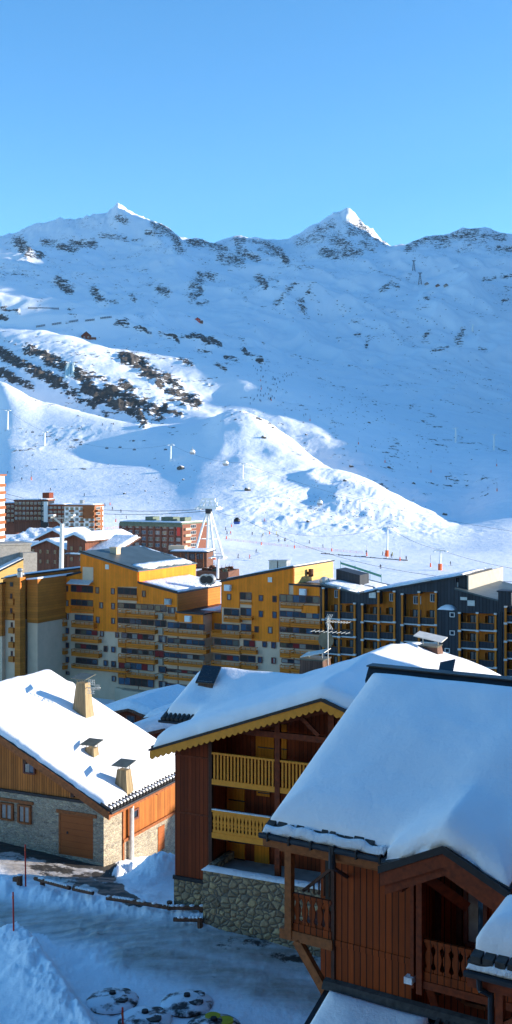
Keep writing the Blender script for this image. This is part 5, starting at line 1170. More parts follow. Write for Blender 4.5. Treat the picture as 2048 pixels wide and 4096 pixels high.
# loggias: back wall in orange boards, slabs, slate parapets, timber posts, windows
def lev(ci, v): return None
for ci, (x0, x1, xm, t0, t1) in enumerate(cols):
    v = 0 if ci < 3 else (V2 if ci == 3 else V3); ym = levels[ci]
    bw = MB(); lo = z3(x0, 900, v)[1]
    for a_, b_, t in ((x0, xm, t0), (xm, x1, t1)):
        A_, B_ = z3(a_, t, v), z3(b_, t, v); bw.box(FY, A_[0]+.02, B_[0], v+REC-.06, v+REC-.005, lo, max(A_[1], B_[1])+.3)
    bw.build('loggia_wall', 'loggia_boards', K)
    for ss, (a_, b_, t) in enumerate(((x0, xm, t0), (xm, x1, t1))):
        ua, ub = z3(a_, 500, v)[0], z3(b_, 500, v)[0]
        tops = [t]+[y+46 for y in ym[:-1]]
        for li, y in enumerate(ym):
            if y < t+20: continue
            shift = 4 if ss else 0
            zt = z3((a_+b_)/2, y+shift, v)[1]; zb = z3((a_+b_)/2, y+42+shift, v)[1]
            sl = MB().box(FY, ua+.05, ub-.05, v-.05, v+REC-.07, zb-.22, zb-.02).build('balcony', 'frame_white', K)
            MB().box(FY, ua+.15, ub-.15, v+.02, v+.12, zb+.02, zt-.08).build('parapet', 'dark_cladding' if not (ci == 1 and li == 2) else 'orange_boards', sl)
            MB().box(FY, ua+.12, ub-.12, v+.0, v+.15, zt-.07, zt).build('railing', 'orange_boards', sl)
            # window in the back wall above the parapet
            w0 = ua+(ub-ua)*.42; w1 = ub-.25; zw1 = zt+ (1.15 if li else 1.2)
            window(K, FY, w0, w1, zb+.1, zt+1.0, v+REC-.07, 'metal_dark', rnd.choice(['glass', 'interior_dark', 'glass_blue']), 1, .1, .06, [(.08, .36), (.52, .68)] if rnd.random() < .8 else [(.3, .5)])
            MB().box(FY, ua+(ub-ua)*.30, ua+(ub-ua)*.34, v+.5, v+REC-.08, zb, zt+.9).build('divider', 'loggia_boards', K)
        if t < 300:
            zt = z3((a_+b_)/2, t+8, v)[1]; window(K, FY, ua+(ub-ua)*.45, ub-.3, zt-1.5, zt-.2, v+REC-.07, 'frame_white', 'glass', 2, .09, .05)
        zt0 = z3(a_, t, v)[1]
    for xx, t in ((x0, t0), (xm, min(t0, t1)), (x1, t1)):
        uu, zt = z3(xx, t, v); ps = MB(); ps.box(FY, uu-.16, uu+.16, v-.32, v-.06, ZB, zt+.1).build('post', 'loggia_boards', K)
        br = MB()
        for y in ym: zb = z3(xx, y+44, v)[1]; br.box(FY, uu-.26, uu+.26, v-.40, v-.05, zb-.30, zb+.0)
        br.box(FY, uu-.22, uu+.22, v-.38, v-.05, zt-.1, zt+.15)
        for part in ():
            pass
        br.build('post_bracket', 'frame_white', K)
for (x0, y0, x1, y1) in ((910,378,940,408),(910,488,940,518),(880,595,910,625)):
    a, zt = z3(x0, y0, V2); b, zb = z3(x1, y1, V2); window(K, FY, a, b, zb, zt, V2, 'frame_white', 'glass', 0, .12, .06)
for (x0, y0, x1, y1, v) in ((925,195,962,232,.45),(420,255,460,292,-.01),(975,285,1015,305,V2),(1018,305,1062,340,V2)):
    a, zt = z3(x0, y0, v); b, zb = z3(x1, y1, v); MB().box(FY, a, b, v-.08, v-.003, zb, zt).build('wall_vent', 'metal_light', K)
# ============================================================ BUILDINGS AT THE LEFT EDGE
def z5(x, y, fr, v=0): return fr.at(x/1.84, 1850+y/1.84, v)
T = thing('boarded_tower', 'orange boarded stair tower over beige plaster with narrow windows in a column', 'tower block', (-44, 205, -45))
FT = Fr(*P(16, 2700, 207)[:2], 28)
def t1(x, y, v=0): return FT.at(x/1.84, 2150+y/1.84, v)
a, b = t1(30, 303), t1(128, 283); m_ = t1(40, 605)
MB().prism(FT, [(a[0], -48), (b[0], -48), (b[0], m_[1]), (a[0], m_[1])], 0, 20).build('plaster_wall', 'plaster', T)
MB().prism(FT, [(a[0]-.15, m_[1]+.01), (b[0], m_[1]+.01), (b[0], b[1]-.1), (a[0]-.15, a[1]-.1)], -.15, 20).build('boarded_wall', 'orange_boards', T)
o = MB().prism(FT, [(a[0]-.4, a[1]-.08), (b[0]+.3, b[1]-.08), (b[0]+.3, b[1]+.15), (a[0]-.4, a[1]+.15)], -.4, 20.3).build('roof', 'metal_dark', T)
s_ = (b[1]-a[1])/(b[0]-a[0]); a_ = a
solid('snow_cover', 'snow_rough', o, FT, [(a[0]-.35, b[0]+.25, -.3, 20)], .7, lambda u, v, d: a_[1]+.16+s_*(u-a_[0])+.35*np.clip(d/.8, 0, 1)**.6, lambda u, v: a_[1]+.155+s_*(u-a_[0]), wob=.2)
c, d = t1(130, 285), t1(166, 280)
MB().box(FT, c[0]+.05, c[0]+1.3, -.9, .6, -45.2, d[1]-.3).prism(FT, [(c[0]+.05, -45.3), (c[0]+1.3, -45.3), (c[0]+3.3, -47.5), (c[0]+1.6, -47.5)], -.9, .6).build('flue', 'orange_boards', T)
MB().tube(FT.w(c[0]+.7, -.2, d[1]-.3), FT.w(c[0]+.7, -.2, d[1]+.7), .5, .5, n=12).ball(FT.w(c[0]+.7, -.2, d[1]+1.0), .55, .55, .4).build('flue_cowl', 'metal_grey', T)
MB().box(FT, c[0]+1.31, c[0]+3.6, 1.2, 22, -48, m_[1]-.4).build('side_wall', 'plaster', T)
MB().prism(FT, [(c[0]+1.31, m_[1]-.38), (c[0]+3.75, m_[1]-.38), (c[0]+3.75, d[1]-.6), (c[0]+1.31, d[1]-.9)], 1.05, 22).build('side_cladding', 'orange_boards', T)
MB().prism(FT, [(c[0]+1.2, d[1]-.88), (c[0]+3.9, d[1]-.58), (c[0]+3.9, d[1]-.3), (c[0]+1.2, d[1]-.6)], .9, 22).build('snow_cover', 'snow_rough', T)
for y in (412, 519, 624, 730, 835):
    a, zt = t1(76, y, -.17); b, zb = t1(90, y+36, -.17); window(T, FT, a, b, zb, zt, -.16 if y < 600 else -.003, 'frame_red', 'interior_dark', 0, .12, .06)
    a, zt = t1(60, y+40, -.8); b, zb = t1(96, y+84, -.8); MB().box(FT, a, b, -.8, -.18, zb, zt).build('balcony', 'orange_boards', T)
a, zt = t1(74, 328, -.17); MB().box(FT, a, a+.7, -.22, -.16, zt-.8, zt).build('wall_vent', 'metal_dark', T)
# neighbour further left
T2 = thing('brown_block', 'dark orange boarded block with pale base cut by the left frame edge', 'apartment block', (-60, 200, -45))
FT2 = Fr(*P(10, 2700, 206)[:2], 28)
b = FT2.at(8, 2335, 0); zc2 = FT2.at(8, 2545, 0)[1]
MB().box(FT2, -16, b[0], 0, .8, -48, zc2).build('plaster_wall', 'plaster', T2)
MB().prism(FT2, [(-16, zc2+.01), (b[0]+.05, zc2+.01), (b[0]+.05, b[1]), (-16, b[1]-3)], -.15, .8).build('boarded_wall', 'orange_boards', T2)
MB().prism(FT2, [(-16, b[1]-2.98), (b[0]+.2, b[1]+.02), (b[0]+.2, b[1]+.3), (-16, b[1]-2.7)], -.3, 1.0).build('roof', 'metal_dark', T2)
# sunlit pale gable behind
T3 = thing('pale_boarded_block', 'sunlit pale yellow boarded block with a snow roof and grey end wall, left edge', 'apartment block', (-62, 246, -44))
FT3 = Fr(*P(93, 2300, 246)[:2], 28)
FTs = Fr(*P(93, 2300, 246)[:2], -28)
zA_ = P(93, 2240, 246)[2]; zB_ = P(0, 2286, 250)[2]
MB().prism(FTs, [(-26, -50), (-.0, -50), (0, zA_), (-7, zA_-3.2), (-26, zA_-12)], 0, 12).build('boarded_wall', 'pale_boards', T3)
o = MB().prism(FTs, [(-26, zA_-12+.02), (-7, zA_-3.18), (0, zA_+.02), (0, zA_+.3), (-7, zA_-2.9), (-26, zA_-11.7)], -.3, 12.2).build('roof', 'metal_dark', T3)
MB().prism(FTs, [(-26, zA_-11.66), (-7, zA_-2.88), (-.1, zA_+.32), (-.1, zA_+.5), (-7, zA_-2.5), (-26, zA_-11.3)], -.1, 12.1).build('snow_cover', 'snow_rough', o)
MB().box(FTs, .02, 3.2, .3, 11, -50, zA_+1.5).build('end_wall', 'concrete', T3)
MB().box(FTs, -5, 2.6, 3, 11, zA_-2, zA_+3.1).box(FTs, -5.2, 2.8, 2.8, 11.2, zA_+3.11, zA_+3.5).build('stair_tower', 'concrete', T3)

# ============================================================ THE VILLAGE BEHIND
def gable(name, label, px, py, d, w, dep, h, pitch, ang, wall='far_brown', T=.6, wins=6, group=None, over=1.0, zbase=None, cat='chalet'):
    """small chalet: (px,py) = foot of the front left corner; ridge runs along v"""
    x, y, z = P(px, py, d); fr = Fr(x, y, ang); z = zbase if zbase is not None else z
    o = thing(name, label, cat, (x, y, z), group); zr_ = z+h+pitch*w/2
    MB().prism(fr, [(0, z-6), (w, z-6), (w, z+h), (w/2, zr_), (0, z+h)], 0, dep).build('wall', wall, o)
    f = lambda u, v: zr_-pitch*np.abs(u-w/2)
    e = w/2+over
    rf = MB().prism(fr, [(w/2-e, zr_-pitch*e), (w/2, zr_), (w/2+e, zr_-pitch*e), (w/2+e, zr_-pitch*e+.25), (w/2, zr_+.25), (w/2-e, zr_-pitch*e+.25)], -over, dep+over).build('roof', 'dirty_timber', o)
    solid('snow_cover', 'snow_rough', rf, fr, [(-over+.1, w+over-.1, -over+.1, dep+over-.1)], .7, lambda u, v, dd: f(u, v)+.28+T*np.sqrt(np.clip(dd/.7, 0, 1)), lambda u, v: f(u, v)+.26, wob=.25)
    n = max(1, int(w/2.6)); fl = max(1, int((h+1.5)/2.8))
    for k in range(n):
        for j in range(fl):
            uu = w*(k+.5)/n; zz = z+.9+2.8*j
            if zz+1.3 < z+h+pitch*(w/2-abs(uu-w/2))-.3: window(o, fr, uu-.55, uu+.55, zz, zz+1.3, -.0, 'frame_red', 'glass', 0, .12, .07)
    return o, fr, z
def bridge(*a, **k): return gable(*a, **k)
gable('chalet', 'brown gabled chalet with snow roof behind the tall lift pylon', 155, 2215, 345, 12, 14, 4.5, .42, 28, over=1.2, T=.7)
gable('chalet', 'long brown chalet with scalloped snowy dormers beside the pylon foot', 118, 2265, 320, 13, 9, 5.0, .35, 28, T=.7, over=.8)
gable('chalet', 'small snow-roofed chalet right behind the white pylon', 205, 2225, 360, 9, 14, 6.0, .45, -20, T=.8)
gable('chalet', 'narrow brown chalet showing one wall below a wide snow roof', 268, 2300, 300, 6, 20, 9.5, .36, 28, T=.8, over=1.4)
# wide snow roof right of it
x, y, z = P(262, 2275, 300); fr = Fr(x, y, 28)
wr = thing('wide_roof_chalet', 'chalet with a broad smooth snow roof and a skylight left of the red brick block', 'chalet', (x, y, z))
p0 = fr.at(264, 2215, 0); p1 = fr.at(440, 2218, 0)
MB().box(fr, p0[0], p1[0], .8, 16, -42, p0[1]-.2).build('wall', 'far_brown', wr)
zz = p0[1]; f_ = lambda u, v: zz+.30*v+0*u
rf = MB().prismv(fr, [(-.3, zz-.15), (14, zz+4.15), (14, zz+3.9), (-.3, zz-.45)], p0[0]-.6, p1[0]+.4).build('roof', 'dirty_timber', wr)
solid('snow_cover', 'snow_rough', rf, fr, [(p0[0]-.5, p1[0]+.3, -.2, 13.8)], .7, lambda u, v, d: f_(u, v)+.9*np.sqrt(np.clip(d/.9, 0, 1))+.15*fbm(u*.4, v*.4, 3), lambda u, v: f_(u, v)-.03, wob=.3)
s0 = fr.at(390, 2158, 10); MB().prismv(fr, [(9.6, zz+3.75), (11.2, zz+4.3), (11.2, zz+4.5), (9.6, zz+4.0)], s0[0]-.6, s0[0]+1.8).build('skylight', 'metal_dark', wr)
s0 = fr.at(330, 2195, 3); c = MB(); c.frustum(fr, s0[0], 3, zz+1, zz+3.0, 1.3, 1.3, .5, .5); c.frustum(fr, s0[0], 3, zz+1.2, zz+2.0, 2.2, 2.2, 1.2, 1.2); c.build('chimney', 'snow_rough', wr)
# mottled snow bank behind with buried vehicles
x, y, z = P(10, 2160, 395); fr = Fr(x, y, 10)
sb = solid('snow_bank', 'snow_rough', None, fr, [(0, 22, 0, 26)], .7, lambda u, v, d: z-1+3.6*np.clip(v/26, 0, 1)+.9*ridged((u+v*.6)*.32, v*.06, 3, 44)+.3*fbm(u, v, 2), lambda u, v: z-5+0*u)
tag(sb, kind='structure')
# brown flats
def flats(name, label, px0, px1, pytop, pybase, d, ang, dep, floors, wall, trim, bays, d2=None, roofsnow=True, parapet=.0, colw=None):
    x, y, z = P(px0, pybase, d); fr = Fr(x, y, ang); o = thing(name, label, 'apartment block', (x, y, z))
    u1 = fr.at(px1, pybase, 0)[0]; zt = fr.at(px0, pytop, 0)[1]
    MB().box(fr, 0, u1, 0, dep, z-6, zt).build('wall', wall, o)
    MB().box(fr, -.3, u1+.3, -.4, dep+.3, zt+.01, zt+.8).build('roof', trim, o)
    solid('snow_cover', 'snow_rough', o, fr, [(-.1, u1+.1, -.2, dep+.1)], 1.5, lambda u, v, dd: zt+.82+.45*np.clip(dd/1.5, 0, 1), lambda u, v: zt+.815+0*u, wob=.2)
    fh = (zt-z)/floors
    for k in range(bays):
        a = u1*(k+.18)/bays; b = u1*(k+.82)/bays
        for j in range(floors):
            zz = z+fh*j
            w_ = window(o, fr, a, b, zz+fh*.30, zz+fh*.88, 0, 'metal_grey', rnd.choice(['glass', 'glass_blue', 'curtain', 'glass_lit']), 1, .12, .08)
            if colw is None or k in colw:
                MB().box(fr, a-.3, b+.3, -1.2, -.02, zz+.02, zz+fh*.32).build('balcony', trim, o)
    return o, fr, u1, zt, z, fh
flats('flats', 'low brown block of flats far left at the foot of the ski slope', 10, 57, 2018, 2092, 590, 8, 12, 4, 'brick_red', 'far_brown', 3)
flats('flats', 'brown block of flats with rows of balconies left of the dark stair tower', 57, 165, 2005, 2085, 580, 8, 14, 4, 'far_brown', 'far_brown', 7)
st_, fr, u1, zt, z, fh = flats('stair_tower', 'tall dark stair tower with a pale stripe between two brown flats', 163, 192, 2004, 2088, 572, 8, 10, 4, 'metal_dark', 'far_brown', 1, colw=[])
MB().box(fr, .2, u1-.1, 2, 9, zt+1.4, zt+4.2).build('lift_housing', 'beam_brown', st_); MB().box(fr, u1*.42, u1*.98, -.25, -.02, z, zt-.3).build('pale_panel', 'white_paint', st_)
st_['category'] = 'stair tower'
flats('flats', 'brown block of flats with pale balconies right of the dark stair tower', 196, 262, 2024, 2092, 560, 8, 14, 4, 'far_brown', 'beam_brown', 4)
o, fr, u1, zt, z, fh = flats('corner_flats', 'white and russet corner block of flats with snowy roof and stepped balconies', 258, 378, 2026, 2132, 525, 12, 12, 5, 'white_paint', 'beam_orange', 6, colw=[1, 3, 5])
MB().box(fr, u1*.62, u1+.1, -.5, -.02, zt-5.5, zt).build('russet_panel', 'beam_orange', o)
fs2 = Fr(*fr.w(u1, 0, 0)[:2], 12-75)
for j in range(5):
    zz = z+fh*j; MB().box(fs2, .8, 5.2, -1.3, -.02, zz+.1, zz+fh*.42).build('balcony', 'beam_orange', o); window(o, fs2, 1.2, 4.6, zz+fh*.48, zz+fh*.92, -.02, 'frame_white', 'glass', 2, .12, .08)
MB().box(fs2, 0.02, 6.5, -.0, 6, z-5, zt-.1).build('side_wall', 'beam_orange', o)
MB().box(fr, u1*.38, u1*.48, 5, 8, zt+1.3, zt+2.9).build('roof_vent', 'metal_grey', o)
# tower at the very left edge
x, y, z = P(-110, 2200, 430); fr = Fr(x, y, 5); ot = thing('orange_tower', 'narrow slice of a tall orange and white tower block, far left edge', 'tower block', (x, y, z)); u1 = fr.at(-18, 2100, 0)[0]; zt = fr.at(10, 1903, 0)[1]
MB().box(fr, 0, u1-.9, 0, 14, z-6, zt).build('wall', 'white_paint', ot)
for j in range(10):
    zz = z-2+j*2.9
    if zz < zt-1: MB().box(fr, 0, u1, -1.2, 13, zz, zz+1.2).build('balcony', 'beam_orange', ot)
MB().box(fr, -.2, u1, -1.2, 14, zt, zt+.6).build('roof', 'beam_orange', ot)
# red brick block with green-grey metal roof edge
o, fr, u1, zt, z, fh = flats('brick_block', 'red brick block with green metal roof rim and rows of windows near gondola pylon', 482, 728, 2092, 2190, 560, 28, 24, 4, 'brick_red', 'olive_metal', 9, colw=[])
for k in range(10): MB().box(fr, u1*k/9-.55, u1*k/9+.55, -.5, -.02, z-3, zt-.1).build('pilaster', 'brick_red', o)
MB().box(fr, -.4, u1+.4, -.7, -.02, zt-1.3, zt+.0).build('metal_band', 'olive_metal', o)
for uu, w_ in ((u1*.30, 4.5), (u1*.56, 7), (u1*.86, 3)): MB().box(fr, uu, uu+w_, 6, 12, zt+1.2, zt+3.2).build('plant_room', 'olive_metal', o)
fs2 = Fr(*fr.w(u1, 0, 0)[:2], 28-90)
for j in range(4): zz = z+fh*j; window(o, fs2, 8, 13, zz+fh*.3, zz+fh*.85, -.02, 'frame_white', 'glass', 2, .12, .08); MB().box(fs2, 2, 7, -1.0, -.02, zz+.1, zz+fh*.4).build('balcony', 'plaster_light', o)
MB().box(fr, u1-2.6, u1-.6, -.6, -.51, z+fh*2.2, zt-1.4).build('sign_panel', 'red_paint', o)
# flat-roofed restaurant terrace below the gondola pylon
x, y, z = P(690, 2240, 470); fr = Fr(x, y, 10); rs_ = thing('restaurant', 'flat-roofed glazed restaurant with orange posts and snow on its roof by the piste', 'restaurant', (x, y, z))
u1 = fr.at(825, 2240, 0)[0]
MB().box(fr, 0, u1, .8, 14, z-3, z+3.2).build('wall', 'dirty_timber', rs_)
rf = MB().box(fr, -1.2, u1+1, -.6, 15, z+3.21, z+3.7).build('roof', 'metal_dark', rs_)
solid('snow_cover', 'snow_rough', rf, fr, [(-1.1, u1+.9, -.5, 14.8)], 1, lambda u, v, d: z+3.72+.5*np.clip(d, 0, 1)**.5, lambda u, v: z+3.71+0*u)
for k in range(4): uu = 3.5+k*(u1-4)/3.2; MB().box(fr, uu-.15, uu+.15, -.5, -.2, z-3, z+3.2).build('post', 'beam_orange', rs_)
for k in range(4): uu = 5.2+k*(u1-6)/4; window(rs_, fr, uu, uu+1.9, z+.4, z+2.7, .79, 'metal_dark', 'glass', 1, .12, .06)
MB().box(fr, -3, 4, 5, 10, z+3.9, z+5.6).build('plant_room', 'plaster_light', rs_)
# snack kiosk roofs and cluttered sun terrace
x, y, z = P(795, 2285, 400); fr = Fr(x, y, 15); te = thing('sun_terrace', 'cluttered timber sun terrace with stacked benches and parasols below the restaurant', 'terrace', (x, y, z))
MB().box(fr, -1, 11, 0, 14, z-3, z).build('deck', 'dirty_timber', te)
r5 = random.Random(9)
for k in range(26):
    uu, vv = r5.uniform(-.5, 10), r5.uniform(.3, 13); h = r5.uniform(.8, 2.2); c = MB()
    c.box(fr, uu-.8, uu+.8, vv-.4, vv+.4, z+h*.45, z+h*.55); c.box(fr, uu-.8, uu+.8, vv+.3, vv+.4, z+.02, z+h*.45); c.box(fr, uu-.75, uu-.6, vv-.35, vv+.35, z+.02, z+h*.44)
    c.beam(fr.w(uu+.5, vv, z), fr.w(uu+.9, vv, z+h+.6), .08, .08); c.build('bench', r5.choice(['dirty_timber', 'olive_metal', 'beam_dark', 'beam_orange']), te)
# low snow-covered roofs between the yellow block and the stone chalet
def lowhouse(label, px, py, d, w, dep, h, ang, pitch, T=.8, mat='chalet_brown'):
    return gable('low_chalet', label, px, py, d, w, dep, h, pitch, ang, wall=mat, T=T, over=.7)
lowhouse('low orange-brown house with a shaded snow roof below the yellow block', 395, 2925, 128, 8.5, 11, 1.7, 25, .26)
lowhouse('small snow-roofed lean-to right of the low orange-brown house', 600, 2945, 122, 6.0, 7, 1.9, 25, .2, .6)
lowhouse('low snowy roof below the beige base at the far left', -20, 2790, 165, 9, 7, .8, 25, .15, .7)
lowhouse('low house whose rounded blue snow roof shows behind the stone chalet', 480, 3010, 100, 9.5, 9, 1.0, 25, .30, .9)
# ============================================================ LIFTS
def line_pts(p, q, sag, n=24):
    return [(p[0]+(q[0]-p[0])*t, p[1]+(q[1]-p[1])*t, p[2]+(q[2]-p[2])*t-sag*4*t*(1-t)) for t in [k/n for k in range(n+1)]]
def cable(name, label, pts, r=.05, cat='cable', group=None):
    c = MB(); 
    for a, b in zip(pts[:-1], pts[1:]): c.tube(a, b, r, r, n=5)
    return tag(c.build(name, 'cable'), label, cat, group)
# tall white pylon standing between us and the village
b0 = P(238, 2320, 240); z_t = P(245, 2095, 240)[2]
yp = thing('lift_pylon', 'tall white pylon with a forked head rising behind the yellow block', 'lift pylon', (b0[0], b0[1], -41))
MB().tube((b0[0], b0[1], -41), (b0[0]+.55, b0[1], z_t), .68, .42, n=14).build('mast', 'white_paint', yp)
h = MB(); cx = b0[0]+.5
for s_ in (-1, 1):
    h.beam((cx, b0[1], z_t-.2), (cx+s_*2.4, b0[1], z_t+1.9), .35, .35); h.box(Fr(cx+s_*2.1, b0[1], 0), -.6, .6, -1.5, 1.5, z_t+1.6, z_t+2.0)
    for k in range(4): h.tube((cx+s_*2.1-.1, b0[1]-1.2+k*.8, z_t+1.5), (cx+s_*2.1+.1, b0[1]-1.2+k*.8, z_t+1.5), .28, n=10)
h.beam((cx-2.5, b0[1], z_t+1.2), (cx+2.5, b0[1], z_t+1.2), .2, .2); h.build('crossarm', 'metal_light', yp)
# gondola pylon
pb = P(835, 2190, 520); zt = P(835, 2030, 520)[2]; zb = -38.5
gp = thing('gondola_pylon', 'four-legged white gondola pylon with a latticed head and red padded feet', 'lift pylon', (pb[0], pb[1], zb))
for dx, dy in ((-7.6, -1.5), (-1.2, 5.5), (3.0, -5.0), (7.2, 1.0)):
    l = MB(); l.tube((pb[0]+dx, pb[1]+dy, zb-2), (pb[0]+dx*.12, pb[1]+dy*.12, zt-2), .62, .5, n=10); o = l.build('leg', 'white_paint', gp)
    t0_ = .0; MB().tube((pb[0]+dx*1.0, pb[1]+dy, zb-1), (pb[0]+dx*.90, pb[1]+dy*.90, zb+.6), .7, .66, n=10).build('foot_pad', 'orange_pad', o)
c = MB()
for t in (.42, .7):
    q = [(pb[0]+dx*(1-t*.88), pb[1]+dy*(1-t*.88), zb+(zt-2-zb)*t) for dx, dy in ((-7.6, -1.5), (-1.2, 5.5), (7.2, 1.0), (3.0, -5.0))]
    for a, b in zip(q, q[1:]+q[:1]): c.beam(a, b, .25, .25)
c.build('brace', 'white_paint', gp)
c = MB(); fr = Fr(pb[0], pb[1], 20)
c.box(fr, -1.2, 1.2, -1.2, 1.2, zt-2.8, zt-.7); c.build('head_drum', 'metal_dark', gp)
c = MB(); c.box(fr, -5.4, 5.4, -.9, .9, zt-.6, zt+.7); c.box(fr, -3.2, 3.2, -.3, .3, zt+3.5, zt+4.3)
for k in range(7): c.beam(fr.w(-4.6+k*1.53, 0, zt+.2), fr.w(-3.0+k*1.0+(.5 if k % 2 else -.5), 0, zt+3.7), .5, .5)
c.box(fr, -4.2, 4.2, -.3, .3, zt+1.9, zt+2.4)
for s_ in (-1, 1):
    c.box(fr, s_*4.6-.8, s_*4.6+.8, -4, 4, zt-.7, zt+.1)
    for k in range(6): c.tube(fr.w(s_*4.6-.2, -3.4+k*1.35, zt-.7), fr.w(s_*4.6+.2, -3.4+k*1.35, zt-.7), .42, n=10)
c.build('latticed_head', 'white_paint', gp)
# T-shaped chairlift pylons
def tpylon(n, label, px, pyb, pyt, d=None, wide=2.6, pad=False):
    x, y, z = gnd(px, pyb) if d is None else P(px, pyb, d)
    zt = (HY-pyt)/F*y; o = thing('chairlift_pylon', label, 'lift pylon', (x, y, z), 'white chairlift pylons on the slope')
    q_ = max(1.0, y/560); MB().tube((x, y, z-1), (x+.02*(zt-z), y, zt-.5), .45*q_, .34*q_, n=10).build('mast', 'white_paint', o)
    c = MB(); xx = x+.02*(zt-z)
    c.box(Fr(xx, y, 15), -wide, wide, -.22, .22, zt-.5, zt-.1)
    c.box(Fr(xx, y, 15), -wide*.7, wide*.7, -.15, .15, zt+.5, zt+.7)
    for s_ in (-1, 1): c.box(Fr(xx, y, 15), s_*wide-.4, s_*wide+.4, -2.2, 2.2, zt-.75, zt-.45); c.beam(Fr(xx, y, 15).w(s_*wide*.7, 0, zt-.3), Fr(xx, y, 15).w(s_*wide*.6, 0, zt+.6), .12, .12)
    c.build('crossarm', 'white_paint', o)
    if pad: MB().tube((x, y, z-.5), (x+.04, y, z+2.4), .85, n=10).build('foot_pad', 'orange_pad', o)
    return (xx, y, zt)
pts = [tpylon(0, 'white chairlift pylon at the far left of the slope', 30, 1718, 1640), tpylon(0, 'chairlift pylon with dark crossarm left of the slope path', 178, 1782, 1726),
       tpylon(0, 'white chairlift pylon in the middle of the left slope', 682, 1846, 1778), tpylon(0, 'chairlift pylon at the edge of the sunlit hump', 970, 1916, 1852)]
pts2 = [tpylon(0, 'leaning chairlift pylon with an orange foot pad below the sunlit hump', 1548, 2222, 2106, 520, 2.8, True), tpylon(0, 'chairlift pylon with red foot pad above the dark block roof', 1760, 2278, 2200, 470, 2.6, True)]
tpylon(0, 'small grey lift mast above the roof fans of the yellow block', 870, 2300, 2222, 330, 1.8)
tpylon(0, 'faint chairlift pylon in the blue shade at the upper right slope', 1890, 1325, 1298, None, 4)
tpylon(0, 'faint shaded chairlift pylon low on the right slope', 1975, 1800, 1738, None, 3)
tpylon(0, 'faint shaded chairlift pylon left of the lowest one on the right slope', 1822, 1770, 1712, None, 3)
for (px, pb_, pt, lb) in ((1655, 1082, 1044, 'dark lattice lift tower highest on the far bench'), (1680, 1138, 1093, 'dark lattice lift tower below the highest one on the far bench')):
    x, y, z = gnd(px, pb_); zt = (HY-pt)/F*y; o = thing('lattice_tower', lb, 'lift tower', (x, y, z), 'dark lattice lift towers')
    c = MB(); hw = (zt-z)*.14
    for s_ in (-1, 1):
        for t_ in (-1, 1): c.beam((x+s_*hw, y+t_*hw, z-5), (x+s_*hw*.2, y+t_*hw*.2, zt), 1.1, 1.1)
    for k in range(5):
        t = k/5; w_ = hw*(1-.8*t); w2 = hw*(1-.8*(t+.2)); c.beam((x-w_, y-w_, z+(zt-z)*t), (x+w2, y-w2, z+(zt-z)*(t+.2)), .7, .7)
    c.build('lattice', 'metal_dark', o); MB().box(Fr(x, y, 0), -hw*1.3, hw*1.3, -2, 2, zt, zt+1.6).build('crossarm', 'metal_dark', o)
cable('lift_cable', 'long haul cable of the chairlift crossing the left slope', line_pts((pts[0][0]-300, pts[0][1]+150, pts[0][2]+70), pts[0], 8)[:-1]+line_pts(pts[0], pts[1], 2, 6)[:-1]+line_pts(pts[1], pts[2], 9)[:-1]+line_pts(pts[2], pts[3], 4)[:-1]+line_pts(pts[3], (260, 560, -40), 14), .07)
cable('lift_cable', 'lower pair of gondola ropes running right from the four-legged pylon', line_pts((pb[0]+3, pb[1], zt if False else P(835, 2038, 520)[2]), P(948, 2062, 470), 1.0)[:-1]+line_pts(P(948, 2062, 470), P(2200, 2330, 300), 7), .06)
cable('gondola_rope', 'dark gondola rope running left above the slope from the four-legged pylon', line_pts(P(-300, 1835, 900), P(830, 2036, 520), 14), .13)
cable('gondola_rope', 'second dark gondola rope just below the first on the left slope', line_pts(P(-300, 1850, 900), P(830, 2044, 520), 15), .13)
cable('chairlift_rope', 'rope of the chairlift passing above the dark block roof', line_pts(P(1100, 2120, 640), pts2[0], 4)[:-1]+line_pts(pts2[0], pts2[1], 1.5)[:-1]+line_pts(pts2[1], P(2300, 2300, 420), 2), .06)
# gondola cabins and chairs
def cabin(px, py, d, s, label, body='metal_dark', low='cloth_blue'):
    x, y, z = P(px, py, d); o = thing('gondola_cabin', label, 'gondola cabin', (x, y, z))
    b = MB(); b.ball((x, y, z), 1.15*s, 1.0*s, 1.05*s, 12, 8); b.build('cabin_shell', body, o)
    b = MB(); b.frustum(Fr(x, y, 10), 0, 0, z-1.15*s, z-.3*s, 1.7*s, 1.5*s, 2.25*s, 1.95*s); b.build('lower_panel', low, o)
    b = MB(); b.tube((x, y, z+.9*s), (x, y, z+2.2*s), .08*s); b.box(Fr(x, y, 10), -.9*s, .9*s, -.15*s, .15*s, z+1.0*s, z+1.15*s); b.build('hanger', 'metal_grey', o)
    return o
cabin(948, 2083, 440, 1.15, 'dark gondola cabin hanging right of the four-legged pylon')
cabin(770, 1807, 780, 1.6, 'pale gondola cabin over the left flank of the sunlit hump', 'white_paint', 'metal_grey')
cabin(903, 1852, 700, 1.5, 'pale gondola cabin hanging left of the hump pylon', 'white_paint', 'metal_grey')
cabin(1280, 2010, 640, 1.4, 'small white gondola cabin over the shaded gully of the hump', 'white_paint', 'metal_grey')
ch = proto('chairlift_chair', 'dark empty chairlift chair hanging over the left slope', 'lift chair')
ch['group'] = 'empty chairs on the left slope lift'
c = MB(); c.box(W0, -1.5, 1.5, -.4, .4, -2.6, -2.45).box(W0, -1.5, 1.5, .35, .5, -2.4, -1.6); c.build('seat', 'metal_dark', ch)
c = MB(); c.tube((0, .2, -2.4), (0, .2, 0), .07); c.box(W0, -1.5, 1.5, -.05, .05, -1.2, -1.1); c.build('hanger', 'metal_dark', ch)
cl = []
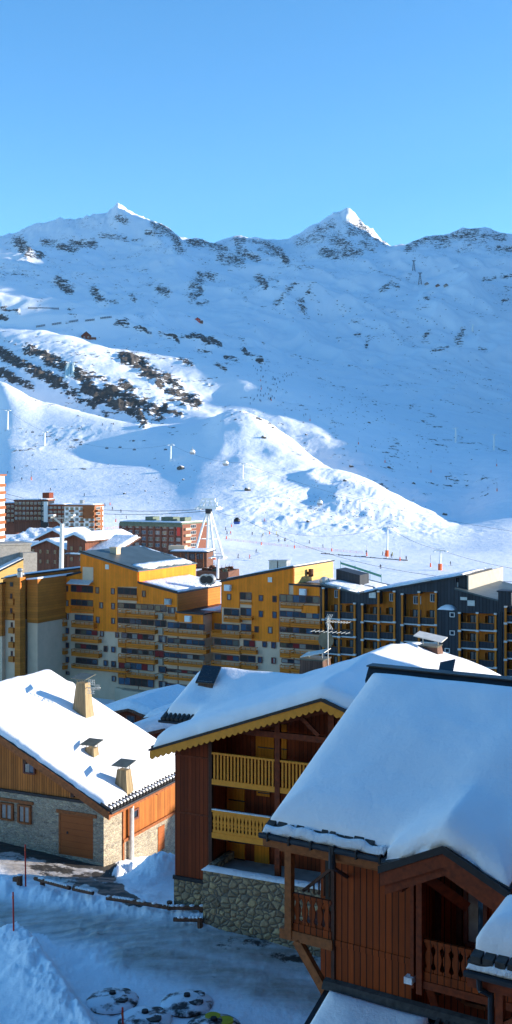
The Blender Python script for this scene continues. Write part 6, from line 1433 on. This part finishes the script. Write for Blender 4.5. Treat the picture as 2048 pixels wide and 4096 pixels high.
for px, py in ((226, 1757), (322, 1776), (427, 1790), (480, 1786), (537, 1796), (662, 1795), (130, 1726)):
    k = line_pts(pts[1], pts[2], 9) if px > 178 else line_pts(pts[0], pts[1], 2)
    d = pts[1][1]+(pts[2][1]-pts[1][1])*(px-178)/500; cl.append(P(px, py-6, d))
place(ch, cl)

# ============================================================ PISTE: poles, nets, skiers, cannons, boulders
r6 = random.Random(4)
def skier(cloth, label, group, pose=0):
    o = proto('person', label, 'skier', group)
    # one continuous body: legs, hips, torso, arms, head swept from rings
    b = MB(); 
    def limb(pts, n=6):
        m = len(b.V); 
        for (x, y, z, rx, ry) in pts:
            for k in range(n): t = 2*math.pi*k/n; b.V.append((x+rx*math.cos(t), y+ry*math.sin(t), z))
        for j in range(len(pts)-1):
            for k in range(n): a = m+j*n+k; q = m+j*n+(k+1) % n; b.F.append((a, q, q+n, a+n))
        b.F.append(tuple(m+k for k in range(n-1, -1, -1))); b.F.append(tuple(m+(len(pts)-1)*n+k for k in range(n)))
    limb([(0, 0, .72, .17, .13), (0, -.02, .95, .20, .14), (0, -.06, 1.22, .24, .16), (0, -.08, 1.42, .22, .13), (0, -.09, 1.50, .08, .08), (0, -.1, 1.56, .11, .12), (0, -.1, 1.68, .13, .14), (0, -.1, 1.80, .06, .07)])
    for s_ in (-1, 1):
        limb([(s_*.14, -.02, .06, .07, .12), (s_*.14, -.04, .40, .085, .09), (s_*.11, 0, .80, .12, .12)])
        limb([(s_*.42, -.38, .95, .05, .05), (s_*.36, -.22, 1.12, .065, .065), (s_*.24, -.08, 1.40, .09, .09)])
    b.build('body', cloth, o)
    c = MB()
    for s_ in (-1, 1): c.box(W0, s_*.15-.05, s_*.15+.05, -.95, .75, 0, .05); 
    c.build('skis', 'metal_dark', o)
    c = MB()
    for s_ in (-1, 1): c.tube((s_*.43, -.40, .98), (s_*.50, .05, .02), .02, n=4)
    c.build('ski_poles', 'metal_dark', o); return o
def people(src, spots, s0=1.0):
    L = []; S = []; Rz = []
    for px, py in spots: L.append(gnd(px, py)); S.append(s0*r6.uniform(.95, 1.08)); Rz.append(r6.uniform(-1.6, 1.6))
    place(src, L, rots=Rz, scales=S)
dark_far = []
for (cx, cy, sx, sy, n) in ((1040, 1480, 45, 28, 14), (1110, 1520, 40, 30, 12), (1060, 1560, 60, 40, 16), (1085, 1595, 45, 14, 9), (1150, 1500, 30, 20, 5), (1000, 1600, 30, 10, 4), (1215, 1660, 15, 10, 2)):
    for k in range(n): dark_far.append((cx+r6.gauss(0, sx*.5), cy+r6.gauss(0, sy*.5)))
people(skier('cloth_dark', 'tiny distant skier in dark clothes on the busy shaded piste', 'distant skiers on the shaded piste'), dark_far, 1.45)
people(skier('cloth_dark', 'distant dark-clad skier alone on the left or right slope', 'lone skiers on the slopes'), [(30, 1893), (58, 1876), (87, 1920), (125, 1912), (104, 1730), (326, 1712), (410, 1702), (454, 1699), (202, 1962), (338, 1984), (607, 1697), (420, 2025), (450, 2040), (484, 2050), (506, 2075), (1486, 1789), (1671, 1873), (1786, 1918), (1952, 1955), (1425, 1808)], 1.3)
people(skier('cloth_dark', 'skier in dark clothes crossing the lower sunlit piste', 'skiers on the lower piste'), [(902, 2120), (909, 2136), (1009, 2140), (1048, 2148), (1111, 2148), (1139, 2164), (1237, 2173), (952, 2232), (1024, 2210), (1115, 2168), (1140, 2163), (1292, 2190), (1465, 2215), (1530, 2222), (1566, 2230), (1625, 2240), (1803, 2262), (1522, 2274)], 1.1)
people(skier('cloth_red', 'skier in a red jacket on the lower sunlit piste', 'red-clad skiers'), [(922, 2137), (998, 2234), (1058, 2085), (1540, 2226), (463, 2088), (1240, 1590), (1990, 1560)], 1.1)
people(skier('cloth_yellow', 'skier in a yellow-green jacket on the lower sunlit piste', 'yellow-clad skiers'), [(1052, 2142), (1105, 2138), (1570, 2222)], 1.1)
# orange-padded marker poles
mp = proto('marker_pole', 'tall piste marker pole with an orange-red padded foot', 'marker pole', 'piste marker poles')
MB().tube((0, 0, 0), (0, 0, 5.2), .06, n=6).build('pole', 'metal_dark', mp); MB().tube((0, 0, 0), (0, 0, 1.7), .32, .26, n=8).build('foot_pad', 'orange_pad', mp)
sp = [(906, 2156), (926, 2108), (1045, 2180), (1078, 2136), (1178, 2194), (1327, 2206), (1467, 2224), (1600, 2243), (1722, 2268), (1764, 2280), (125, 1920), (440, 2020), (1043, 1525), (1045, 1558), (1085, 1604), (1240, 1684), (1434, 1778), (1540, 1850), (1724, 1890), (1988, 1965), (1987, 1865), (463, 2088)]
place(mp, [gnd(a, b) for a, b in sp], scales=[1.0 if b > 2000 else 1.5 for a, b in sp])
# safety netting along the piste
def net(label, pts, h, mat, name='safety_net'):
    o = thing(name, label, 'safety net', gnd(*pts[0])); L = []
    for (a, b) in zip(pts[:-1], pts[1:]):
        n = max(2, int(abs(b[0]-a[0])/12))
        for k in range(n): t = k/n; L.append(gnd(a[0]+(b[0]-a[0])*t, a[1]+(b[1]-a[1])*t))
    L.append(gnd(*pts[-1])); c = MB()
    for p, q in zip(L[:-1], L[1:]):
        for zz in (.15, .5, .85): c.beam((p[0], p[1], p[2]+h*zz), (q[0], q[1], q[2]+h*zz), .04, .06)
    c.build('netting', mat, o); c = MB()
    for p in L[::2]: c.tube((p[0], p[1], p[2]-.2), (p[0], p[1], p[2]+h), .04, n=4)
    c.build('net_posts', mat, o)
net('long red safety net along the edge of the lower piste', [(900, 2160), (1000, 2170), (1100, 2182), (1300, 2200), (1450, 2215)], 1.2, 'red_paint')
net('red safety net behind the corner flats', [(380, 2128), (430, 2122), (478, 2118)], 2.2, 'red_paint')
net('short red net in front of the brick block', [(400, 2140), (450, 2142)], 2.2, 'red_paint')
# green-edged chute above the dark block
gt = thing('green_net_fence', 'green netting fence slanting down the snow behind the dark block', 'fence', P(1370, 2255, 330)); c = MB()
q = [P(1362, 2252, 300), P(1420, 2270, 290), P(1480, 2290, 280), P(1525, 2305, 270)]
for a, b in zip(q[:-1], q[1:]): c.beam(a, b, .1, .55)
c.build('netting', 'green_net', gt); c = MB()
for a in q: c.tube((a[0], a[1], a[2]-3), (a[0], a[1], a[2]+.6), .06, n=5)
c.build('net_posts', 'green_net', gt)
# snow fences high on the left
for i, (x0, x1, y0, lb) in enumerate(((112, 235, 1233, 'long thin snow fence high on the left shoulder'), (145, 180, 1308, 'leftmost of the four short snow fences'), (208, 245, 1299, 'second of the four short snow fences from the left'), (276, 312, 1289, 'third of the four short snow fences from the left'), (341, 378, 1285, 'fourth of the short snow fences, nearest the dark rocks'), (402, 446, 1275, 'short snow fence with a red end marker'))):
    a, b = gnd(x0, y0+3), gnd(x1, y0-3 if i else y0+6); o = thing('snow_fence', lb, 'snow fence', a); c = MB()
    for k in range(3): c.beam((a[0], a[1], a[2]+1+k*1.1), (b[0], b[1], b[2]+1+k*1.1), .2, .6)
    c.build('slats', 'metal_dark', o); c = MB()
    for k in range(6): t = k/5; x, y, z = [a[j]+(b[j]-a[j])*t for j in range(3)]; c.box(Fr(x, y, 0), -.15, .15, -.1, .1, z-2, z+4)
    c.build('fence_posts', 'metal_dark', o)
# mountain hut and red cabin
def hut(px, py, w, h, label, mat, name='mountain_hut', ang=-10):
    x, y, z = gnd(px, py); fr = Fr(x, y, ang); o = thing(name, label, 'hut', (x, y, z)); zr_ = z+h*1.5
    MB().prism(fr, [(-w/2, z-4), (w/2, z-4), (w/2, z+h*.8), (0, zr_), (-w/2, z+h*.8)], 0, w*.8).build('wall', mat, o)
    MB().prism(fr, [(-w/2-1, z+h*.62), (0, zr_+.1), (w/2+1, z+h*.62), (w/2+1, z+h*.62+1), (0, zr_+1.2), (-w/2-1, z+h*.62+1)], -1, w*.8+1).build('roof', 'dirty_timber', o)
    MB().box(fr, w/2+.05, w*1.1, 1, w*.6, z-4, z+h*.45).build('annex', 'far_brown', o)
    for k in (-1, 1): window(o, fr, k*w*.22-1, k*w*.22+1, z+h*.25, z+h*.6, 0, 'frame_white', 'glass', 0, .3, .15)
    return o
hut(345, 1357, 15, 8, 'brown timber mountain hut on the sunlit edge of the rocky slope', 'chalet_brown')
hut(790, 1284, 11, 5, 'small red lift building on the shaded bench', 'red_paint', 'lift_building')
for px, py, lb in ((1708, 1140, 'small grey station hut on the far bench beside the lattice tower'), (1752, 1146, 'little red hut on the far bench'), (1785, 1146, 'pale lift station on the far right bench')):
    hut(px, py, 10, 5, lb, 'beam_orange' if 'red' in lb else 'concrete', 'station_hut')
# boulders standing out of the snow
bo = [(724, 1877, 24, 'largest dark boulder with a snow cap on the slope left of the hump'), (990, 1962, 20, 'dark boulder with a snow cap at the left foot of the hump'), (733, 1920, 9, 'small brown boulder just below the largest one'), (1055, 1752, 16, 'dark rock on the crest flank of the sunlit hump'), (498, 1976, 9, 'small brown rock on the lower left slope'), (1232, 2088, 12, 'dark boulder in the shaded foot of the gully'), (1225, 1740, 8, 'rock high on the right flank of the hump'), (1405, 1868, 15, 'dark rock lying on the hump shadow line'), (1556, 1872, 12, 'dark rock in the blue shade above the shadow line'), (1476, 1692, 10, 'dark rock in the middle of the blue slope'), (582, 1965, 7, 'small rock in a cluster on the lower slope'), (535, 1765, 10, 'brown rock under the chairlift line'), (1092, 1712, 9, 'small rock on top of the sunlit hump'), (1380, 1925, 14, 'snow-topped rock in the middle of the hump'), (1655, 1935, 12, 'dark rock near the end of the lit ridge'), (1780, 2060, 16, 'long dark rock at the tip of the lit ridge')]
for i, (px, py, w, lb) in enumerate(bo):
    x, y, z = gnd(px, py); r = w/F*y/2*1.3; b = MB(); b.ball((0, 0, 0), r, r*.8, r*.72, 10, 7); rr = random.Random(i)
    b.V = [tuple(c*(1+.35*(rr.random()-.5)) for c in v) for v in b.V]; sh = .5+.3*rr.random()
    b.V = [(v[0]+x+v[2]*-.4, v[1]+y, v[2]+z+r*.15) for v in b.V]
    o = thing('boulder', lb, 'boulder', (x, y, z)); b.build('rock', 'rock', o)
    s = MB(); s.ball((x-r*.1, y+r*.15, z+r*.62), r*.85, r*.7, r*.32, 10, 6); s.V = [tuple(c+(rr.random()-.5)*r*.12 for c in v) for v in s.V]; s.build('snow_cap', 'snow', o, True)
# scattered small stones, too many to count
sm = MB(); rr = random.Random(8)
for (cx, cy, sx, sy, n) in ((1400, 1650, 260, 110, 120), (1650, 1800, 200, 80, 70), (1850, 1500, 150, 90, 40), (1300, 2000, 260, 90, 150), (1500, 2080, 200, 60, 90), (700, 1920, 330, 90, 60), (600, 1400, 300, 60, 60), (1500, 1250, 420, 90, 60), (1750, 1330, 260, 110, 50), (1440, 2225, 180, 10, 40)):
    for k in range(int(n*.75)):
        px = cx+rr.gauss(0, sx*.5); py = cy+rr.gauss(0, sy*.5)
        if px < -40 or px > 2090 or py > 2245: continue
        x, y, z = gnd(px, py); 
        if y < 600: continue
        r = rr.uniform(1.6, 4.2)/F*y*.7; q = MB(); q.ball((0, 0, 0), r*1.3, r, r*.6, 6, 4); q.V = [(v[0]*(1+.5*(rr.random()-.5))+x, v[1]+y, v[2]*(1+.5*(rr.random()-.5))+z+r*.1) for v in q.V]; sm.add(q.V, q.F)
tag(sm.build('scattered_stones', 'rock'), kind='stuff')
sw = MB()
for k in range(46):
    px = 1285+k*7.6; x, y, z = gnd(px, 2215+k*.62); 
    if y > 300: sw.box(Fr(x, y, rr.uniform(-20, 40)), -rr.uniform(.2, .9), .5, -.3, .4, z-.5, z+rr.uniform(.1, .55))
tag(sw.build('stone_row', 'rock'), 'broken line of dark stones edging the lower piste above the yellow roof', 'stone row')
# bare ice fall on the rocky slope
x, y, z = gnd(278, 1485); ic = MB()
for k in range(9): q = gnd(260+k*4.5, 1500+(k*37 % 23)-k*2); t = gnd(264+k*4, 1440+(k*53 % 19)); ic.tube((q[0], q[1]-1, q[2]-1), (t[0], t[1]-1, t[2]), .9+.5*(k*29 % 3), .4, n=6)
m_, nt_, b_i = nm('ice'); b_i.inputs['Base Color'].default_value = (.55, .68, .66, 1); b_i.inputs['Roughness'].default_value = .35
tag(ic.build('ice_fall', 'ice'), 'pale greenish frozen ice fall on the dark rock bands', 'ice fall')

# ============================================================ FOREGROUND: rails, stakes, bins
r7 = random.Random(2)
def onplane(px, py): return gnd(px, py)
def lograil(label, seg, posts, h=.5):
    p0 = gnd(*seg[0]); p0 = (p0[0], p0[1], p0[2]); o = thing('guard_rail', label, 'guard rail', p0); L = []
    pts_ = [PZ(px, py, zz) for px, py, zz in seg] if len(seg[0]) == 3 else None
    L = [gnd(px, py+10) for px, py in seg]; L = [(x, y, z+.30) for x, y, z in L]
    c = MB()
    for a, b in zip(L[:-1], L[1:]): c.tube(a, b, .10, .10, n=8)
    c.build('log', 'dirty_timber', o)
    s = MB()
    for a, b in zip(L[:-1], L[1:]):
        a_, b_ = Vector(a), Vector(b); n = 8
        for k in range(n):
            if r7.random() < .75: q = a_+(b_-a_)*((k+.5)/n); s = MB(); s.ball((q.x, q.y, q.z+.10), (b_-a_).length/n*.6, .10, .05, 8, 5); s.build('snow_strip', 'snow_rough', o, True)
    for t in posts:
        a, b = Vector(L[0]), Vector(L[-1]); q = a+(b-a)*t
        MB().tube((q.x, q.y, q.z-.7), (q.x, q.y, q.z+.12), .13, .13, n=8).build('post', 'dirty_timber', o)
lograil('snowy log guard rail at the upper left of the road bank', [(140, 3528), (210, 3548), (280, 3568)], (.22,))
lograil('short broken log rail in the middle of the road bank', [(292, 3570), (372, 3588)], ())
lograil('long log guard rail reaching the stone terrace wall', [(428, 3608), (520, 3622), (640, 3642), (680, 3648), (838, 3648)], (.62, .93))
lograil('low log lying in the snow beneath the long rail', [(695, 3695), (812, 3697)], (.9,), .1)
x, y, z = gnd(78, 3535); o = thing('rail_post', 'lone dark stub post at the left end of the road bank', 'post', (x, y, z)); MB().tube((x, y, z-.3), (x, y, z+.42), .16, .15, n=9).box(Fr(x, y, 20), -.35, -.1, -.08, .08, z+.1, z+.3).build('post', 'dirty_timber', o); MB().ball((x, y, z+.44), .15, .15, .05).build('snow_cap', 'snow_rough', o)
for px, pb_, pt, lb in ((103, 3545, 3378, 'red snow stake behind the road bank'), (55, 3722, 3568, 'red snow stake on the snow bank at the left edge'), (493, 4120, 4030, 'red snow stake between the round bins at the bottom')):
    x, y, z = gnd(px, pb_); zt = (HY-pt)/F*y; o = thing('snow_stake', lb, 'snow stake', (x, y, z))
    MB().tube((x, y, z-.3), (x-.03, y, zt), .042, .036, n=8).build('stake', 'red_paint', o); MB().tube((x-.03, y, zt-.30), (x-.03, y, zt-.18), .044, n=8).build('reflector_band', 'orange_pad', o)
# half-buried round waste bins
def dusted(name, base, lo, hi, sc):
    m, nt, b = nm(name); b.inputs['Roughness'].default_value = .6
    n1 = noise(nt, pos(nt, (1, 1.3, 1)), sc, 6, .62); f = ramp(nt, n1, (lo, 1), (hi, 0))
    nt.links.new(mixc(nt, f, base, (.78, .79, .82)), b.inputs['Base Color']); bump(nt, b, f, .9, .08)
dusted('lid_snowy', (.03, .028, .028), .50, .60, 1.3); dusted('lid_flap', (.02, .02, .022), .40, .50, 2.2)
def bin_(px, py, label, spots=False, R0=1.02):
    x, y, z = gnd(px, py+20); z += .0; o = thing('round_bin', label, 'waste bin', (x, y, z))
    c = MB(); z -= .30; c.tube((x, y, z-.8), (x, y, z+.30), R0*.97, R0*.97, n=32); c.build('barrel', 'dirty_timber', o)
    l = MB(); n = 36
    pr = [(1.0, .28), (1.0, .36), (.9, .43), (.7, .51), (.45, .57), (.2, .60)]
    vs = [(x+R0*r*math.cos(2*math.pi*k/n), y+R0*r*math.sin(2*math.pi*k/n), z+h) for r, h in pr for k in range(n)]
    fs = [(j*n+k, j*n+(k+1) % n, (j+1)*n+(k+1) % n, (j+1)*n+k) for j in range(len(pr)-1) for k in range(n)]+[tuple((len(pr)-1)*n+k for k in range(n))]
    l.add(vs, fs); lid = l.build('lid', 'lid_snowy', o, True)
    MB().tube((x, y, z+.60), (x, y, z+.70), .13, .12, n=12).build('lifting_eye', 'rubber', lid)
    if spots:
        for dx, dy, r, mt in ((-.05, .35, .30, 'yellow_lid'), (.42, .05, .32, 'yellow_lid')):
            h = z+.36+.245*(1-(math.hypot(dx, dy)/R0)**1.8); MB().tube((x+dx, y+dy, h-.08), (x+dx, y+dy, h+.03), r, r*.98, n=24).build('filler_flap', mt, lid)
    else:
        for dx, dy, r in ((.42, .30, .26), (.35, -.3, .30)):
            h = z+.36+.245*(1-(math.hypot(dx, dy)/R0)**1.8); MB().tube((x+dx, y+dy, h-.08), (x+dx, y+dy, h+.03), r, r*.98, n=24).build('filler_flap', 'lid_flap', lid)
plain('yellow_lid', (.42, .36, .02), .5, var=.1)
bin_(450, 3985, 'round half-buried bin with snow patches, upper left of the group of four')
bin_(748, 3995, 'round half-buried dark bin, upper right of the group of four')
bin_(580, 4062, 'round half-buried bin beside the red stake at the bottom')
bin_(855, 4092, 'round half-buried bin with yellow lid flaps at the bottom edge', True)

# ============================================================ unseen chalets added outside the frame to shade the foreground and low roofs
def off_block(label, x0, y0, ang, w, dep, zt, zb, mat='near_brown'):
    fr = Fr(x0, y0, ang); o = thing('shade_chalet', label, 'chalet', (x0, y0, zb))
    MB().prism(fr, [(0, zb), (w, zb), (w, zt-3), (w/2, zt), (0, zt-3)], 0, dep).build('wall', mat, o)
    rf = MB().prism(fr, [(-1, zt-3.3), (w/2, zt+.05), (w+1, zt-3.3), (w+1, zt-3.0), (w/2, zt+.35), (-1, zt-3.0)], -1, dep+1).build('roof', 'metal_dark', o)
    MB().prism(fr, [(-.9, zt-2.95), (w/2, zt+.38), (w+.9, zt-2.95), (w+.9, zt-2.4), (w/2, zt+.95), (-.9, zt-2.4)], -.9, dep+.9).build('snow_cover', 'snow', rf)
off_block('unseen tall brown chalet added beyond the right frame edge to shade the foreground', 26, 38, 20, 16, 18, 2.0, -24)
off_block('unseen brown chalet added behind and right of the camera to cast shade', 17, 8, 20, 18, 20, 3.0, -24)
off_block('unseen snow-roofed chalet added beyond the right edge to cast shade, behind the near chalet', 60, 92, 20, 16, 24, -10.0, -36)
off_block('unseen long chalet row added beyond the right edge to shade the low roofs', 48, 104, 0, 22, 66, -1.5, -48)

# the building the photograph was taken from, unseen behind the camera, added to dim the foreground
hb = thing('host_building', 'wide brown building added unseen behind the camera to block sky light', 'chalet', (-6, -10, -24))
MB().prism(W0, [(-34, -24), (16, -24), (16, 9), (-9, 17), (-34, 9)], -22, -3.2).build('wall', 'near_brown', hb)
rf = MB().prism(W0, [(-36, 8.6), (-9, 17.2), (18, 8.6), (18, 9.0), (-9, 17.6), (-36, 9.0)], -23, -1.8).build('roof', 'metal_dark', hb)
MB().prism(W0, [(-35.8, 9.07), (-9, 17.65), (17.8, 9.07), (17.8, 9.8), (-9, 18.4), (-35.8, 9.8)], -22.9, -1.9).build('snow_cover', 'snow', rf)
for k in range(9):
    for j in range(6): MB().box(W0, -31+k*5.2, -28.6+k*5.2, -3.25, -3.15, -20+j*4.4, -17.8+j*4.4).build('window', 'glass', hb)
